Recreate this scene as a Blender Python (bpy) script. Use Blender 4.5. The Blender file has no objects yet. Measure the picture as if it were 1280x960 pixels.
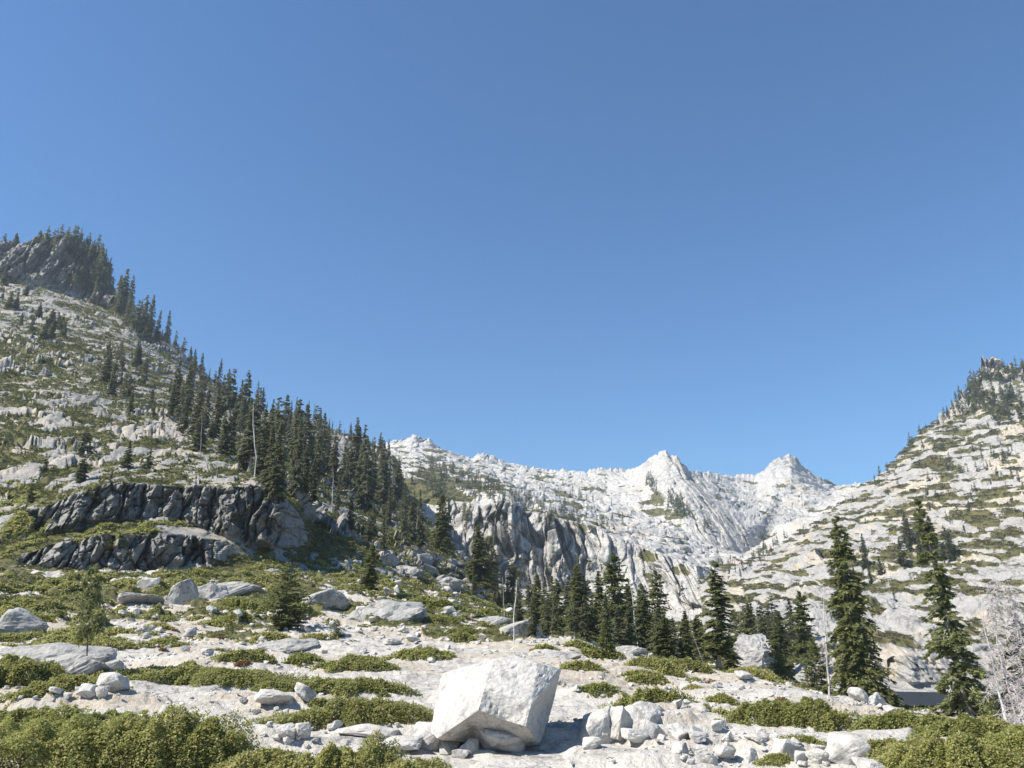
import bpy, bmesh, math, random
import numpy as np
from mathutils import Vector, Matrix
from mathutils.bvhtree import BVHTree

C = bpy.context.scene.collection
PI = math.pi
# ------------------------------------------------------------------ camera, sky, sun, exposure
F_PX, PITCH, CAMZ = 1005.0, math.radians(17.7), 1.7
cam_data = bpy.data.cameras.new('camera')
cam = bpy.data.objects.new('camera', cam_data); C.objects.link(cam)
cam.location = (0, 0, CAMZ)
cam.rotation_euler = (PI/2 + PITCH, 0, 0)
cam_data.sensor_width = 36.0
cam_data.lens = 36.0*F_PX/1280.0
cam_data.clip_start = 0.2
cam_data.clip_end = 30000.0
bpy.context.scene.camera = cam

SUN_EL, SUN_AZ = math.radians(47.0), math.radians(249.0)      # azimuth clockwise from +Y
world = bpy.data.worlds.new('World'); bpy.context.scene.world = world
world.use_nodes = True
wn = world.node_tree.nodes; wl = world.node_tree.links
bg = wn['Background']
sky = wn.new('ShaderNodeTexSky'); sky.sky_type = 'NISHITA'
sky.sun_disc = False
sky.sun_elevation = SUN_EL; sky.sun_rotation = SUN_AZ
sky.altitude = 0.0; sky.air_density = 1.12; sky.dust_density = 0.0; sky.ozone_density = 10.0
tint = wn.new('ShaderNodeMix'); tint.data_type = 'RGBA'; tint.blend_type = 'MULTIPLY'; tint.inputs[0].default_value = 1.0
tint.inputs[7].default_value = (.80, .97, 1.0, 1)               # clean mountain air: a little less red overall
wl.new(sky.outputs['Color'], tint.inputs[6]); wl.new(tint.outputs[2], bg.inputs['Color'])
bg.inputs['Strength'].default_value = 0.087
sun_data = bpy.data.lights.new('sun', 'SUN')
sun_data.energy = 5.0; sun_data.angle = math.radians(0.5); sun_data.color = (1.0, 0.94, 0.84)
sun = bpy.data.objects.new('sun', sun_data); C.objects.link(sun)
to_sun = Vector((math.sin(SUN_AZ)*math.cos(SUN_EL), math.cos(SUN_AZ)*math.cos(SUN_EL), math.sin(SUN_EL)))
sun.rotation_euler = to_sun.to_track_quat('Z', 'Y').to_euler()
vs = bpy.context.scene.view_settings
vs.view_transform = 'Standard'; vs.look = 'None'; vs.gamma = 1.0; vs.use_curve_mapping = False
vs.exposure = 0.80
bpy.context.scene.cycles.max_bounces = 5
bpy.context.scene.cycles.diffuse_bounces = 3
bpy.context.scene.cycles.transparent_max_bounces = 4

# ------------------------------------------------------------------ projection helpers (photo is 1280 x 960)
CP, SP = math.cos(PITCH), math.sin(PITCH)
def ray(px, py):
    cx = (np.asarray(px, float)-640.0)/F_PX; cy = (480.0-np.asarray(py, float))/F_PX
    return cx, CP-cy*SP, SP+cy*CP
def azel(px, py):
    x, y, z = ray(px, py)
    return np.arctan2(x, y), z/np.hypot(x, y)
def proj(P):
    x, y, z = P[..., 0], P[..., 1], P[..., 2]-CAMZ
    d = y*CP+z*SP; d = np.where(np.abs(d) < 1e-6, 1e-6, d)
    u = -y*SP+z*CP
    return 640+F_PX*x/d, 480-F_PX*u/d
def at(px, py, R):
    a, t = azel(px, py)
    return Vector((R*math.sin(a), R*math.cos(a), CAMZ+R*t))

# ------------------------------------------------------------------ noise
def h32(ix, iy, iz, seed):
    h = (ix.astype(np.int64)*374761393 + iy.astype(np.int64)*668265263 + iz.astype(np.int64)*2147483647 + seed*1274126177) & 0xFFFFFFFF
    h = ((h ^ (h >> 13))*1274126177) & 0xFFFFFFFF
    h = ((h ^ (h >> 16))*2246822519) & 0xFFFFFFFF
    return ((h ^ (h >> 15)) & 0xFFFFFF)/float(0xFFFFFF)
def noise3(x, y, z, seed=0):
    x, y, z = np.broadcast_arrays(np.asarray(x, float), np.asarray(y, float), np.asarray(z, float))
    ix, iy, iz = np.floor(x), np.floor(y), np.floor(z)
    fx, fy, fz = x-ix, y-iy, z-iz
    u, v, w = [t*t*t*(t*(t*6-15)+10) for t in (fx, fy, fz)]
    out = np.zeros(x.shape)
    for a in (0, 1):
        for b in (0, 1):
            for c in (0, 1):
                g1 = h32(ix+a, iy+b, iz+c, seed)*2-1
                g2 = h32(ix+a, iy+b, iz+c, seed+101)*2-1
                g3 = h32(ix+a, iy+b, iz+c, seed+211)*2-1
                d = g1*(fx-a)+g2*(fy-b)+g3*(fz-c)
                out += d*(u if a else 1-u)*(v if b else 1-v)*(w if c else 1-w)
    return out*1.5
def fbm(x, y, z, seed=0, octv=4, gain=0.5, lac=2.03):
    s, a = 0.0, 1.0
    for o in range(octv):
        s = s+a*noise3(x, y, z, seed+o*17)
        x, y, z, a = x*lac+3.1, y*lac-1.7, z*lac+5.3, a*gain
    return s
def worley(x, y, seed=0, jit=0.9):
    x, y = np.asarray(x, float), np.asarray(y, float)
    ix, iy = np.floor(x), np.floor(y); zz = np.zeros_like(ix)
    f1 = np.full(x.shape, 9.0); f2 = np.full(x.shape, 9.0)
    cx = np.zeros(x.shape); cy = np.zeros(x.shape); dx1 = np.zeros(x.shape); dy1 = np.zeros(x.shape)
    for a in (-1, 0, 1):
        for b in (-1, 0, 1):
            jx, jy = ix+a, iy+b
            qx = jx+.5+jit*(h32(jx, jy, zz, seed)-.5); qy = jy+.5+jit*(h32(jx, jy, zz, seed+7)-.5)
            ex, ey = x-qx, y-qy
            d = np.hypot(ex, ey)
            n1 = d < f1
            f2 = np.where(n1, f1, np.minimum(f2, d))
            cx = np.where(n1, jx, cx); cy = np.where(n1, jy, cy); dx1 = np.where(n1, ex, dx1); dy1 = np.where(n1, ey, dy1)
            f1 = np.where(n1, d, f1)
    return f1, f2, cx, cy, dx1, dy1
def cells(x, y, seed=0, tilt=0.9, jit=0.9):
    """height field of tilted random blocks, about -0.7 .. 0.7, and the distance to the block edge"""
    f1, f2, cx, cy, dx, dy = worley(x, y, seed, jit)
    zz = np.zeros_like(cx)
    h = (h32(cx, cy, zz, seed+31)-.5) + tilt*((h32(cx, cy, zz, seed+41)-.5)*dx + (h32(cx, cy, zz, seed+51)-.5)*dy)*2
    return h, f2-f1
def rcells(x, y, seed=0, tilt=0.8, groove=.22):
    h, e = cells(x, y, seed, tilt)
    g = sstep(0, groove, e)
    return (h+.55)*g-.45, 1-sstep(0, groove*.5, e)
def billow(x, y, z, seed=0, octv=4, gain=.5):
    s, a = 0.0, 1.0
    for o in range(octv):
        s = s+a*(np.abs(noise3(x, y, z, seed+o*13))*2.2-.55)
        x, y, z, a = x*2.1+1.7, y*2.1-3.3, z*2.1+.9, a*gain
    return s
def sstep(a, b, x):
    t = np.clip((x-a)/(b-a), 0, 1); return t*t*(3-2*t)
def blob(u, v, cx, cy, rx, ry):
    return np.exp(-(((u-cx)/rx)**2+((v-cy)/ry)**2))

# ------------------------------------------------------------------ mesh helpers
def mesh_np(name, V, F, mat=None, attrs=None, smooth=False):
    """V (n,3); F an (m,k) int array or a list of such arrays"""
    V = np.asarray(V, np.float32)
    Fs = F if isinstance(F, list) else [F]
    Fs = [np.asarray(f, np.int32) for f in Fs if len(f)]
    me = bpy.data.meshes.new(name)
    me.vertices.add(len(V)); me.vertices.foreach_set('co', V.ravel())
    loops = np.concatenate([f.ravel() for f in Fs])
    tot = np.concatenate([np.full(len(f), f.shape[1], np.int32) for f in Fs])
    start = np.concatenate([[0], np.cumsum(tot)[:-1]]).astype(np.int32)
    me.loops.add(len(loops)); me.loops.foreach_set('vertex_index', loops)
    me.polygons.add(len(tot)); me.polygons.foreach_set('loop_start', start)
    me.polygons.foreach_set('use_smooth', np.full(len(tot), bool(smooth)))
    me.update(calc_edges=True)
    for k, a in (attrs or {}).items():
        at_ = me.attributes.new(k, 'FLOAT', 'POINT'); at_.data.foreach_set('value', np.asarray(a, np.float32).ravel())
    if mat: me.materials.append(mat)
    return me
def link(name, data, parent=None, loc=(0, 0, 0), rot=(0, 0, 0), scale=(1, 1, 1)):
    o = bpy.data.objects.new(name, data); C.objects.link(o)
    o.location = loc; o.rotation_euler = rot; o.scale = scale
    if parent is not None: o.parent = parent
    return o
def tag(o, label=None, cat=None, group=None, kind=None):
    if label: o['label'] = label
    if cat: o['category'] = cat
    if group: o['group'] = group
    if kind: o['kind'] = kind
    return o
def tube(pts, rad, sides=6):
    pts = np.asarray(pts, float); rad = np.asarray(rad, float); n = len(pts)
    d = np.gradient(pts, axis=0); d /= np.linalg.norm(d, axis=1)[:, None]+1e-9
    ref = np.where(np.abs(d[:, 2:3]) > .9, [[1., 0, 0]], [[0, 0, 1.]])
    e1 = np.cross(d, ref); e1 /= np.linalg.norm(e1, axis=1)[:, None]+1e-9
    e2 = np.cross(d, e1)
    a = np.arange(sides)*2*PI/sides
    V = pts[:, None, :]+rad[:, None, None]*(np.cos(a)[None, :, None]*e1[:, None, :]+np.sin(a)[None, :, None]*e2[:, None, :])
    i = np.arange(n-1)[:, None]*sides; j = np.arange(sides)[None, :]; k = (j+1) % sides
    F = np.stack([i+j, i+k, i+sides+k, i+sides+j], -1).reshape(-1, 4)
    return V.reshape(-1, 3), F
def merge(parts):
    Vs, Fs, o = [], [], 0
    for V, F in parts:
        Vs.append(V); Fs.append(F+o); o += len(V)
    return np.concatenate(Vs), np.concatenate(Fs)

# ------------------------------------------------------------------ materials
def new_mat(name):
    m = bpy.data.materials.new(name); m.use_nodes = True
    nt = m.node_tree; return m, nt, nt.nodes, nt.links, nt.nodes['Principled BSDF']
def nd(N, t, **kw):
    n = N.new(t)
    for k, v in kw.items():
        if k.startswith('i_'): n.inputs[int(k[2:])].default_value = v
        else: setattr(n, k, v)
    return n
def mixc(N, L, fac, a, b, mode='MIX'):
    m = N.new('ShaderNodeMix'); m.data_type = 'RGBA'; m.blend_type = mode; m.clamp_factor = True
    for s, v in ((m.inputs[0], fac), (m.inputs[6], a), (m.inputs[7], b)):
        if hasattr(v, 'is_linked'): L.new(v, s)
        elif isinstance(v, tuple): s.default_value = (*v, 1)
        else: s.default_value = v
    return m.outputs[2]
def ramp(N, L, src, lo, hi, a=0.0, b=1.0):
    r = N.new('ShaderNodeMapRange'); r.interpolation_type = 'SMOOTHSTEP'
    L.new(src, r.inputs[0])
    for i, v in enumerate((lo, hi, a, b)): r.inputs[1+i].default_value = v
    return r.outputs[0]
def mul(N, L, a, b, op='MULTIPLY'):
    m = N.new('ShaderNodeMath'); m.operation = op
    for s, v in ((m.inputs[0], a), (m.inputs[1], b)):
        if hasattr(v, 'is_linked'): L.new(v, s)
        else: s.default_value = v
    return m.outputs[0]
def tex_noise(N, L, pos, scale, detail=6, rough=0.6, stretch=None):
    if stretch:
        mp = N.new('ShaderNodeMapping'); mp.inputs['Scale'].default_value = stretch
        L.new(pos, mp.inputs['Vector']); pos = mp.outputs[0]
    n = N.new('ShaderNodeTexNoise'); n.inputs['Scale'].default_value = scale
    n.inputs['Detail'].default_value = detail; n.inputs['Roughness'].default_value = rough
    L.new(pos, n.inputs['Vector']); return n.outputs['Fac']
def attr(N, name):
    a = N.new('ShaderNodeAttribute'); a.attribute_name = name; return a.outputs['Fac']

def rock_material(name, light, dark, fine, mid, big, stain=0.5, streak=0.0, bump=0.5, bumpdist=0.05, veg=False, crack=0.0, crack_scale=1.0):
    """granite: mineral speckle, lichen stains, vertical water streaks, joints; scales in 1/metre"""
    m, nt, N, L, B = new_mat(name)
    pos = N.new('ShaderNodeNewGeometry').outputs['Position']
    nf = tex_noise(N, L, pos, fine, 4, .7)
    nm = tex_noise(N, L, pos, mid, 8, .65)
    nb = tex_noise(N, L, pos, big, 6, .6)
    col = mixc(N, L, ramp(N, L, nf, .3, .7), tuple(c*.82 for c in light), tuple(min(1, c*1.12) for c in light))
    col = mixc(N, L, ramp(N, L, nm, .50, .70, 0, stain), col, dark)
    col = mixc(N, L, ramp(N, L, nb, .55, .72, 0, stain*.7), col, tuple(c*1.5 for c in dark))
    warm = tex_noise(N, L, pos, big*1.7, 5, .6, (1, 1, 1.3))
    col = mixc(N, L, ramp(N, L, warm, .60, .80, 0, 0 if 'hill' in name or 'mountain' in name else .14), col, (light[0]*.95, light[1]*.84, light[2]*.70))
    if streak:
        ns = tex_noise(N, L, pos, mid, 5, .6, (1, 1, .10))
        col = mixc(N, L, mul(N, L, attr(N, 'cliff'), .22), col, mixc(N, L, nm, tuple(c*.9 for c in dark), tuple(c*.72 for c in light)))
        s = mul(N, L, ramp(N, L, ns, .44, .62, 0, streak), attr(N, 'cliff'))
        col = mixc(N, L, s, col, tuple(c*.7 for c in dark))
    if crack:
        w = N.new('ShaderNodeTexVoronoi'); w.feature = 'DISTANCE_TO_EDGE'; w.inputs['Scale'].default_value = crack_scale
        jn = N.new('ShaderNodeTexNoise'); jn.inputs['Scale'].default_value = crack_scale*1.4; jn.inputs['Detail'].default_value = 5
        L.new(pos, jn.inputs['Vector'])
        ad = N.new('ShaderNodeVectorMath'); ad.operation = 'MULTIPLY_ADD'
        L.new(jn.outputs['Color'], ad.inputs[0]); ad.inputs[1].default_value = (1.3/crack_scale,)*3; L.new(pos, ad.inputs[2])
        L.new(ad.outputs[0], w.inputs['Vector'])
        ck = mul(N, L, ramp(N, L, w.outputs['Distance'], 0.0, .035, crack, 0), ramp(N, L, nb, .40, .62))
        col = mixc(N, L, ck, col, tuple(c*.6 for c in dark))
    hsum = mul(N, L, nm, mul(N, L, nf, .35), 'ADD')
    if veg:
        g = attr(N, 'soil')
        sn = tex_noise(N, L, pos, mid*2.2, 6, .7)
        soil = mixc(N, L, ramp(N, L, sn, .3, .7), (.32, .26, .185), (.52, .47, .39))
        col = mixc(N, L, mul(N, L, g, ramp(N, L, sn, .30, .52), 'MULTIPLY'), col, soil)
        v = attr(N, 'veg')
        vn = tex_noise(N, L, pos, mid*1.6, 6, .7)
        vg = mixc(N, L, ramp(N, L, vn, .35, .65), (.070, .070, .028), (.135, .130, .055))
        vo = tex_noise(N, L, pos, big*2.3, 4, .6)
        vg = mixc(N, L, ramp(N, L, vo, .58, .70, 0, .8), vg, (.17, .115, .040))
        col = mixc(N, L, ramp(N, L, v, .35, .6), col, vg)
    L.new(col, B.inputs['Base Color'])
    B.inputs['Roughness'].default_value = .85
    B.inputs['Specular IOR Level'].default_value = .2
    bp = N.new('ShaderNodeBump'); bp.inputs['Strength'].default_value = bump; bp.inputs['Distance'].default_value = bumpdist
    L.new(hsum, bp.inputs['Height']); L.new(bp.outputs[0], B.inputs['Normal'])
    return m

def leaf_material(name, c0, c1, c2, hue_spread=0.35, trans=0.25):
    """c0 dark, c1 main, c2 yellowish or dry: leaf to leaf by 'tint', plant to plant by object random"""
    m, nt, N, L, B = new_mat(name)
    t = attr(N, 'tint')
    oi = N.new('ShaderNodeObjectInfo').outputs['Random']
    col = mixc(N, L, ramp(N, L, t, 0, .75), c0, c1)
    col = mixc(N, L, ramp(N, L, t, .82, 1.0), col, c2)
    col = mixc(N, L, mul(N, L, oi, hue_spread), col, c2)
    L.new(col, B.inputs['Base Color']); B.inputs['Roughness'].default_value = .55
    B.inputs['Specular IOR Level'].default_value = .3
    tr = N.new('ShaderNodeBsdfTranslucent'); L.new(col, tr.inputs['Color'])
    mx = N.new('ShaderNodeMixShader'); mx.inputs[0].default_value = trans
    L.new(B.outputs[0], mx.inputs[1]); L.new(tr.outputs[0], mx.inputs[2])
    L.new(mx.outputs[0], N['Material Output'].inputs['Surface'])
    return m
def wood_material(name, a, b, scale):
    m, nt, N, L, B = new_mat(name)
    pos = N.new('ShaderNodeNewGeometry').outputs['Position']
    n = tex_noise(N, L, pos, scale, 6, .7, (1, 1, .15))
    L.new(mixc(N, L, ramp(N, L, n, .35, .65), a, b), B.inputs['Base Color'])
    B.inputs['Roughness'].default_value = .9
    bp = N.new('ShaderNodeBump'); bp.inputs['Strength'].default_value = .6; bp.inputs['Distance'].default_value = .03
    L.new(n, bp.inputs['Height']); L.new(bp.outputs[0], B.inputs['Normal'])
    return m
M = {}
M['ground'] = rock_material('pale_granite_slab', (.51, .482, .435), (.20, .19, .17), 14, 1.3, .16, .70, 0, 1.0, .14, True, .75, .55)
M['boulder'] = rock_material('granite_boulder', (.49, .47, .435), (.16, .155, .145), 22, 3.6, .8, .65, 0, .9, .05, False, .35, .9)
M['outcrop'] = rock_material('lichened_outcrop', (.36, .35, .33), (.10, .10, .097), 9, 1.5, .35, .8, 0, .9, .12, False, .8, .45)
M['hill'] = rock_material('hillside_granite', (.275, .268, .250), (.075, .073, .068), 2.6, .42, .055, .75, .60, .8, .5, True, .7, .22)
M['mountain'] = rock_material('mountain_granite', (.485, .47, .44), (.14, .14, .138), .45, .13, .012, .58, .9, .9, 2.5, True, .6, .06)
M['slope'] = rock_material('far_slope_granite', (.36, .352, .335), (.12, .12, .118), 1.1, .25, .03, .80, .6, .9, 1.2, True, .6, .10)
M['bark'] = wood_material('bark', (.13, .095, .07), (.26, .215, .175), 6)
M['palebark'] = wood_material('pale_bark', (.20, .17, .145), (.40, .36, .32), 6)
M['dead'] = wood_material('dead_grey_wood', (.36, .33, .31), (.62, .59, .56), 5)
M['deadpink'] = wood_material('dead_pinkish_twigs', (.36, .325, .31), (.54, .50, .48), 5)
M['needles'] = leaf_material('conifer_needles', (.13, .15, .065), (.24, .265, .105), (.34, .33, .15), .30, .52)
M['needles_far'] = leaf_material('conifer_needles_hillside', (.10, .115, .07), (.18, .20, .11), (.25, .245, .14), .35, .48)
M['lime'] = leaf_material('young_needles', (.10, .12, .03), (.19, .205, .06), (.26, .25, .09), .3)
M['leaf'] = leaf_material('oak_leaves', (.21, .230, .070), (.35, .365, .125), (.48, .43, .19), .25, .5)
M['leaf_olive'] = leaf_material('manzanita_leaves', (.26, .270, .085), (.42, .430, .15), (.54, .46, .23), .28, .52)
M['leaf_dry'] = leaf_material('dry_leaves', (.22, .12, .06), (.34, .20, .10), (.42, .31, .17), .4, .3)
M['twig'] = wood_material('shrub_twigs', (.12, .085, .06), (.30, .24, .19), 20)
# ------------------------------------------------------------------ terrain sheets: contour lines lofted from near to far
def line_xy(line, azg):
    A, Z, R = [], [], []
    for e in line:
        if len(e) == 3:
            a, t = azel(e[0], e[1]); r = e[2]; z = CAMZ+r*t
        else:                                   # (px at the horizon, None, R, z)
            a, t = azel(e[0], 800); r = e[2]; z = e[3]
        A.append(float(a)); R.append(r); Z.append(float(z))
    A = np.array(A); k = np.argsort(A)
    A, R, Z = A[k], np.array(R, float)[k], np.array(Z)[k]
    return np.interp(azg, A, R), np.interp(azg, A, Z/R)
def loft(lines, azg, rows, smooth=1):
    Rk, Tk = [], []
    for ln in lines:
        r, t = line_xy(ln, azg); Rk.append(r); Tk.append(t)
    Rk, Tk = np.array(Rk), np.array(Tk)
    ss = [np.linspace(k, k+1, n, endpoint=False) for k, n in enumerate(rows)]
    s = np.concatenate(ss+[[len(rows)]])
    k = np.minimum(s.astype(int), len(rows)-1); f = (s-k)[:, None]
    R = Rk[k]*(1-f)+Rk[k+1]*f
    Z = Rk[k]*Tk[k]*(1-f)+Rk[k+1]*Tk[k+1]*f + CAMZ*0
    Z = (Rk*Tk)[k]*(1-f)+(Rk*Tk)[k+1]*f
    for _ in range(smooth):
        R[1:-1] = .25*R[:-2]+.5*R[1:-1]+.25*R[2:]; Z[1:-1] = .25*Z[:-2]+.5*Z[1:-1]+.25*Z[2:]
    P = np.stack([R*np.sin(azg)[None], R*np.cos(azg)[None], Z], -1)
    return P, np.broadcast_to(s[:, None], R.shape), R
def normals(P):
    a = np.gradient(P, axis=1); b = np.gradient(P, axis=0)
    n = np.cross(a, b); n /= np.linalg.norm(n, axis=-1)[..., None]+1e-9
    return np.where(n[..., 2:3] < -.2, -n, n)
SHEETS = {}
def build_sheet(name, P, mat, attrs, label):
    nr, nc = P.shape[:2]
    i = np.arange(nr-1)[:, None]*nc; j = np.arange(nc-1)[None]
    F = np.stack([i+j, i+j+1, i+nc+j+1, i+nc+j], -1).reshape(-1, 4)
    o = link(name, mesh_np(name, P.reshape(-1, 3), F, mat, attrs, True))
    tag(o, label, name.replace('_', ' '), None, 'structure')
    SHEETS[name] = dict(P=P, F=F, attrs=attrs, o=o)
    return o
def flat(a): return a.reshape(-1)

# ---- foreground granite and the rising ground on the left
g_lines = [
 [(-200, None, 1.5, -.3), (1500, None, 1.5, -.3)],
 [(-200, None, 6.0, -.25), (1500, None, 6.0, -.25)],
 [(-200, None, 11., -.10), (400, None, 11., -.2), (1500, None, 11., -.2)],
 [(-200, 940, 16.5), (600, 940, 16.6), (1100, 942, 16.5), (1450, 960, 16.5)],
 [(-200, 900, 21.5), (600, 902, 21.5), (1000, 903, 21.5), (1200, 915, 20), (1450, 945, 20)],
 [(-200, 871, 26), (600, 872, 26), (900, 866, 28), (1000, 869, 29), (1060, 881, 28), (1110, 895, 25.5), (1200, 909, 23), (1450, 942, 22)],
 [(-200, 845, 31), (700, 846, 31), (800, 847, 33), (900, 850, 35), (960, 852, 36), (1060, 874, 31), (1110, 891, 27.5), (1200, 906, 25), (1450, 940, 24)],
 [(-200, 820, 38), (600, 821, 38), (700, 823, 38), (800, 832, 40), (880, 839, 41), (960, 847, 40), (1060, 885, 36), (1110, 905, 33), (1450, 945, 30)],
 [(-200, 796, 46), (200, 798, 46), (550, 800, 46), (650, 802, 46), (720, 806, 46), (800, 825, 48), (880, 846, 48), (960, 862, 48), (1060, 888, 50), (1110, 897, 48), (1450, 925, 45)],
 [(-200, 752, 62), (0, 755, 62), (200, 763, 62), (400, 768, 62), (520, 777, 62), (600, 785, 60), (660, 795, 58), (720, 808, 62), (800, 827, 70), (880, 842, 72), (960, 858, 72), (1060, 876, 78), (1110, 884, 72), (1450, 910, 62)],
 [(-200, 715, 92), (0, 716, 92), (200, 718, 92), (350, 720, 93), (450, 728, 96), (540, 743, 102), (600, 763, 106), (660, 793, 110), (720, 807, 115), (800, 819, 120), (880, 829, 125), (960, 846, 120), (1060, 873, 100), (1110, 885, 95), (1450, 910, 80)],
 [(-200, None, 120, 10), (300, None, 125, 10), (450, 722, 130), (540, 735, 150), (600, 752, 160), (660, 778, 170), (720, 794, 180), (800, 800, 185), (880, 806, 190), (950, 826, 180), (1010, None, 150, -9.5), (1110, None, 128, -10.5), (1450, None, 105, -11)],
 [(-200, None, 250, 8), (500, None, 250, 8), (600, 735, 270), (700, 762, 285), (800, 773, 295), (880, 779, 295), (950, 800, 270), (1010, None, 235, -10), (1100, None, 230, -12), (1450, None, 230, -12)],
 [(-200, None, 420, 6), (600, None, 420, 6), (1000, None, 420, -5), (1450, None, 420, -12)],
]
azg = np.linspace(azel(-110, 800)[0], azel(1390, 800)[0], 900)
P, s, R = loft(g_lines, azg, [6, 14, 34, 54, 44, 40, 36, 36, 44, 70, 50, 24, 10], 6)
x, y = P[..., 0], P[..., 1]
u, v = proj(P)
far = sstep(25, 90, R)
amp = .05+.75*far
b1, e1 = rcells(x/3.2+.45*noise3(x/4, y/4, 0, 5), y/2.2, 3, .9)
b2, e2 = rcells(x/1.1+.4*noise3(x/1.4, y/1.4, 0, 5), y/.9, 9, .9)
b3, e3 = rcells(x/9.0+.5*noise3(x/7, y/7, 0, 6), y/5.5, 14, .8)
low = fbm(x/7, y/7, 0, 2, 4)
rough = sstep(-.15, .35, fbm(x/11, y/8, 1.3, 77, 3)+.25*far)
h = .22*low*(.35+far) + amp*(.9*b3*sstep(30, 60, R)+.35*b1*rough) + .10*b2*rough*(.35+.9*far) + .018*fbm(x*2.2, y*2.2, 0, 21, 3)
# exfoliation sheets: low broad steps in the slab
st = fbm(x/6.5, y/3.0, 4.0, 31, 3)*3.2
s2 = fbm(x/3.4+.2*low, y/1.5, 8.0, 35, 3)*3.5
h += (.13*(np.floor(st)+sstep(.65, .85, st-np.floor(st)))+.05*(np.floor(s2)+sstep(.6, .85, s2-np.floor(s2))))*sstep(9, 14, R)*(1-far)
h *= sstep(3, 8, R)
vegn = fbm(x/5.5, y/4.5, 2.2, 63, 5, .62)
dens = sstep(42, 70, R)*(u < 640)*.95 - .35*blob(u, v, 250, 775, 75, 28) - .5*blob(u, v, 470, 790, 120, 28) + .35*blob(u, v, 40, 760, 110, 50) + .2*blob(u, v, 300, 760, 60, 20)
dens = np.where((u > 640) & (R > 58), .8, dens)
veg = sstep(.04, .14, vegn+.34*dens-.22)*sstep(38, 52, R)
h = np.where(veg > 0, h*(1-.55*veg)+veg*(.28+.34*billow(x/2.2, y/1.9, 0, 8, 4)), h)
lake_side = sstep(980, 1070, u)*sstep(26, 36, R)*.85+.15*sstep(900, 1010, u)*sstep(90, 120, R)
P[..., 2] += h*(1-lake_side)
soil = np.clip(sstep(-.05, .30, fbm(x/6, y/3.5, 7.7, 91, 4)+.5*blob(u, v, 240, 775, 90, 30)+.25*blob(u, v, 470, 770, 120, 30)+.25*blob(u, v, 800, 840, 120, 18)), 0, 1)*sstep(15, 20, R)*.9
build_sheet('ground', P, M['ground'], dict(veg=flat(veg), soil=flat(soil), cliff=flat(veg*0)), 'pale granite slabs and gravel sloping up from the foreground')

# ---- left hillside with the dark buttressed outcrop
h_lines = [
 [(-230, 752, 82), (200, 750, 85), (400, 745, 92), (520, 765, 103), (600, 780, 118), (660, 805, 138)],
 [(-230, 716, 98), (0, 716, 98), (40, 713, 98), (150, 716, 98), (200, 712, 99), (270, 702, 102), (330, 696, 104), (350, 695, 105.5), (370, 693, 111), (387, 690, 118), (430, 692, 122), (520, 717, 135), (590, 747, 150), (620, 767, 165), (660, 795, 180)],
 [(-230, 700, 101), (0, 698, 101), (40, 690, 100), (60, 681, 100), (130, 667, 100), (200, 668, 101), (270, 675, 103), (330, 689, 104.5), (350, 688, 106), (370, 687, 111.5), (387, 687, 118.5), (430, 688, 124), (520, 712, 137), (590, 742, 152), (660, 790, 182)],
 [(-230, 690, 106), (0, 681, 107), (40, 668, 107), (110, 656, 107), (200, 647, 108), (250, 658, 106.5), (290, 672, 105), (340, 685, 105.5), (350, 684, 106.5), (370, 683, 112), (387, 684, 119), (430, 683, 127), (520, 706, 142), (590, 738, 157), (660, 786, 187)],
 [(-230, 665, 112), (0, 652, 112), (35, 641, 110), (62, 630, 110), (110, 609, 109.5), (150, 605, 109.5), (200, 607, 110), (280, 609, 108), (320, 605, 107.5), (345, 612, 109), (362, 628, 113), (378, 650, 118), (390, 678, 121), (430, 676, 132), (520, 700, 148), (590, 733, 163), (660, 783, 192)],
 [(-230, 560, 175), (0, 572, 165), (100, 576, 160), (200, 572, 158), (280, 577, 158), (330, 592, 162), (400, 628, 170), (470, 652, 180), (530, 674, 190), (590, 716, 200), (660, 778, 215)],
 [(-230, 450, 300), (0, 462, 290), (100, 472, 290), (200, 492, 290), (280, 517, 290), (350, 552, 280), (420, 592, 280), (480, 622, 280), (540, 667, 270), (600, 716, 260), (660, 772, 250)],
 [(-230, 380, 450), (0, 388, 440), (70, 398, 430), (100, 402, 430), (160, 420, 430), (220, 450, 430), (280, 495, 430), (340, 524, 430), (400, 544, 420), (450, 564, 420), (490, 584, 400), (510, 622, 380), (545, 667, 340), (600, 721, 300), (660, 776, 270)],
 [(-230, 345, 560), (0, 350, 545), (60, 360, 545), (100, 375, 545), (130, 385, 545), (165, 400, 520), (200, 425, 510), (240, 455, 505), (280, 490, 490), (340, 521, 470), (400, 536, 460), (450, 556, 455), (490, 574, 435), (507, 616, 400), (545, 666, 350), (600, 720.5, 305), (660, 775.5, 275)],
 [(-230, 285, 600), (-20, 300, 590), (0, 306, 588), (22, 306, 586), (38, 303, 584), (47, 297, 582), (62, 300, 580), (70, 294, 578), (88, 296, 576), (104, 298, 574), (110, 304, 573), (122, 310, 572), (130, 318, 570), (137, 336, 568), (140, 356, 566), (150, 372, 560), (165, 384, 550), (195, 412, 540), (235, 447, 530), (280, 487, 515), (340, 518, 500), (370, 526, 500), (400, 528, 495), (440, 547, 485), (480, 561, 470), (492, 570, 460), (506, 612, 420), (545, 665.5, 360), (600, 720, 310), (660, 775, 280)],
 [(-230, 310, 700), (0, 330, 700), (140, 400, 690), (280, 520, 640), (490, 620, 560), (600, 745, 400), (660, 790, 350)],
]
azg = np.linspace(azel(-120, 800)[0], azel(655, 800)[0], 780)
P, s, R = loft(h_lines, azg, [16, 50, 24, 70, 60, 110, 100, 50, 60, 8], 2)
u, v = proj(P)
Nn = normals(P); x, y = P[..., 0], P[..., 1]
radial = np.stack([np.sin(azg), np.cos(azg), 0*azg], -1)[None]
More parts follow.
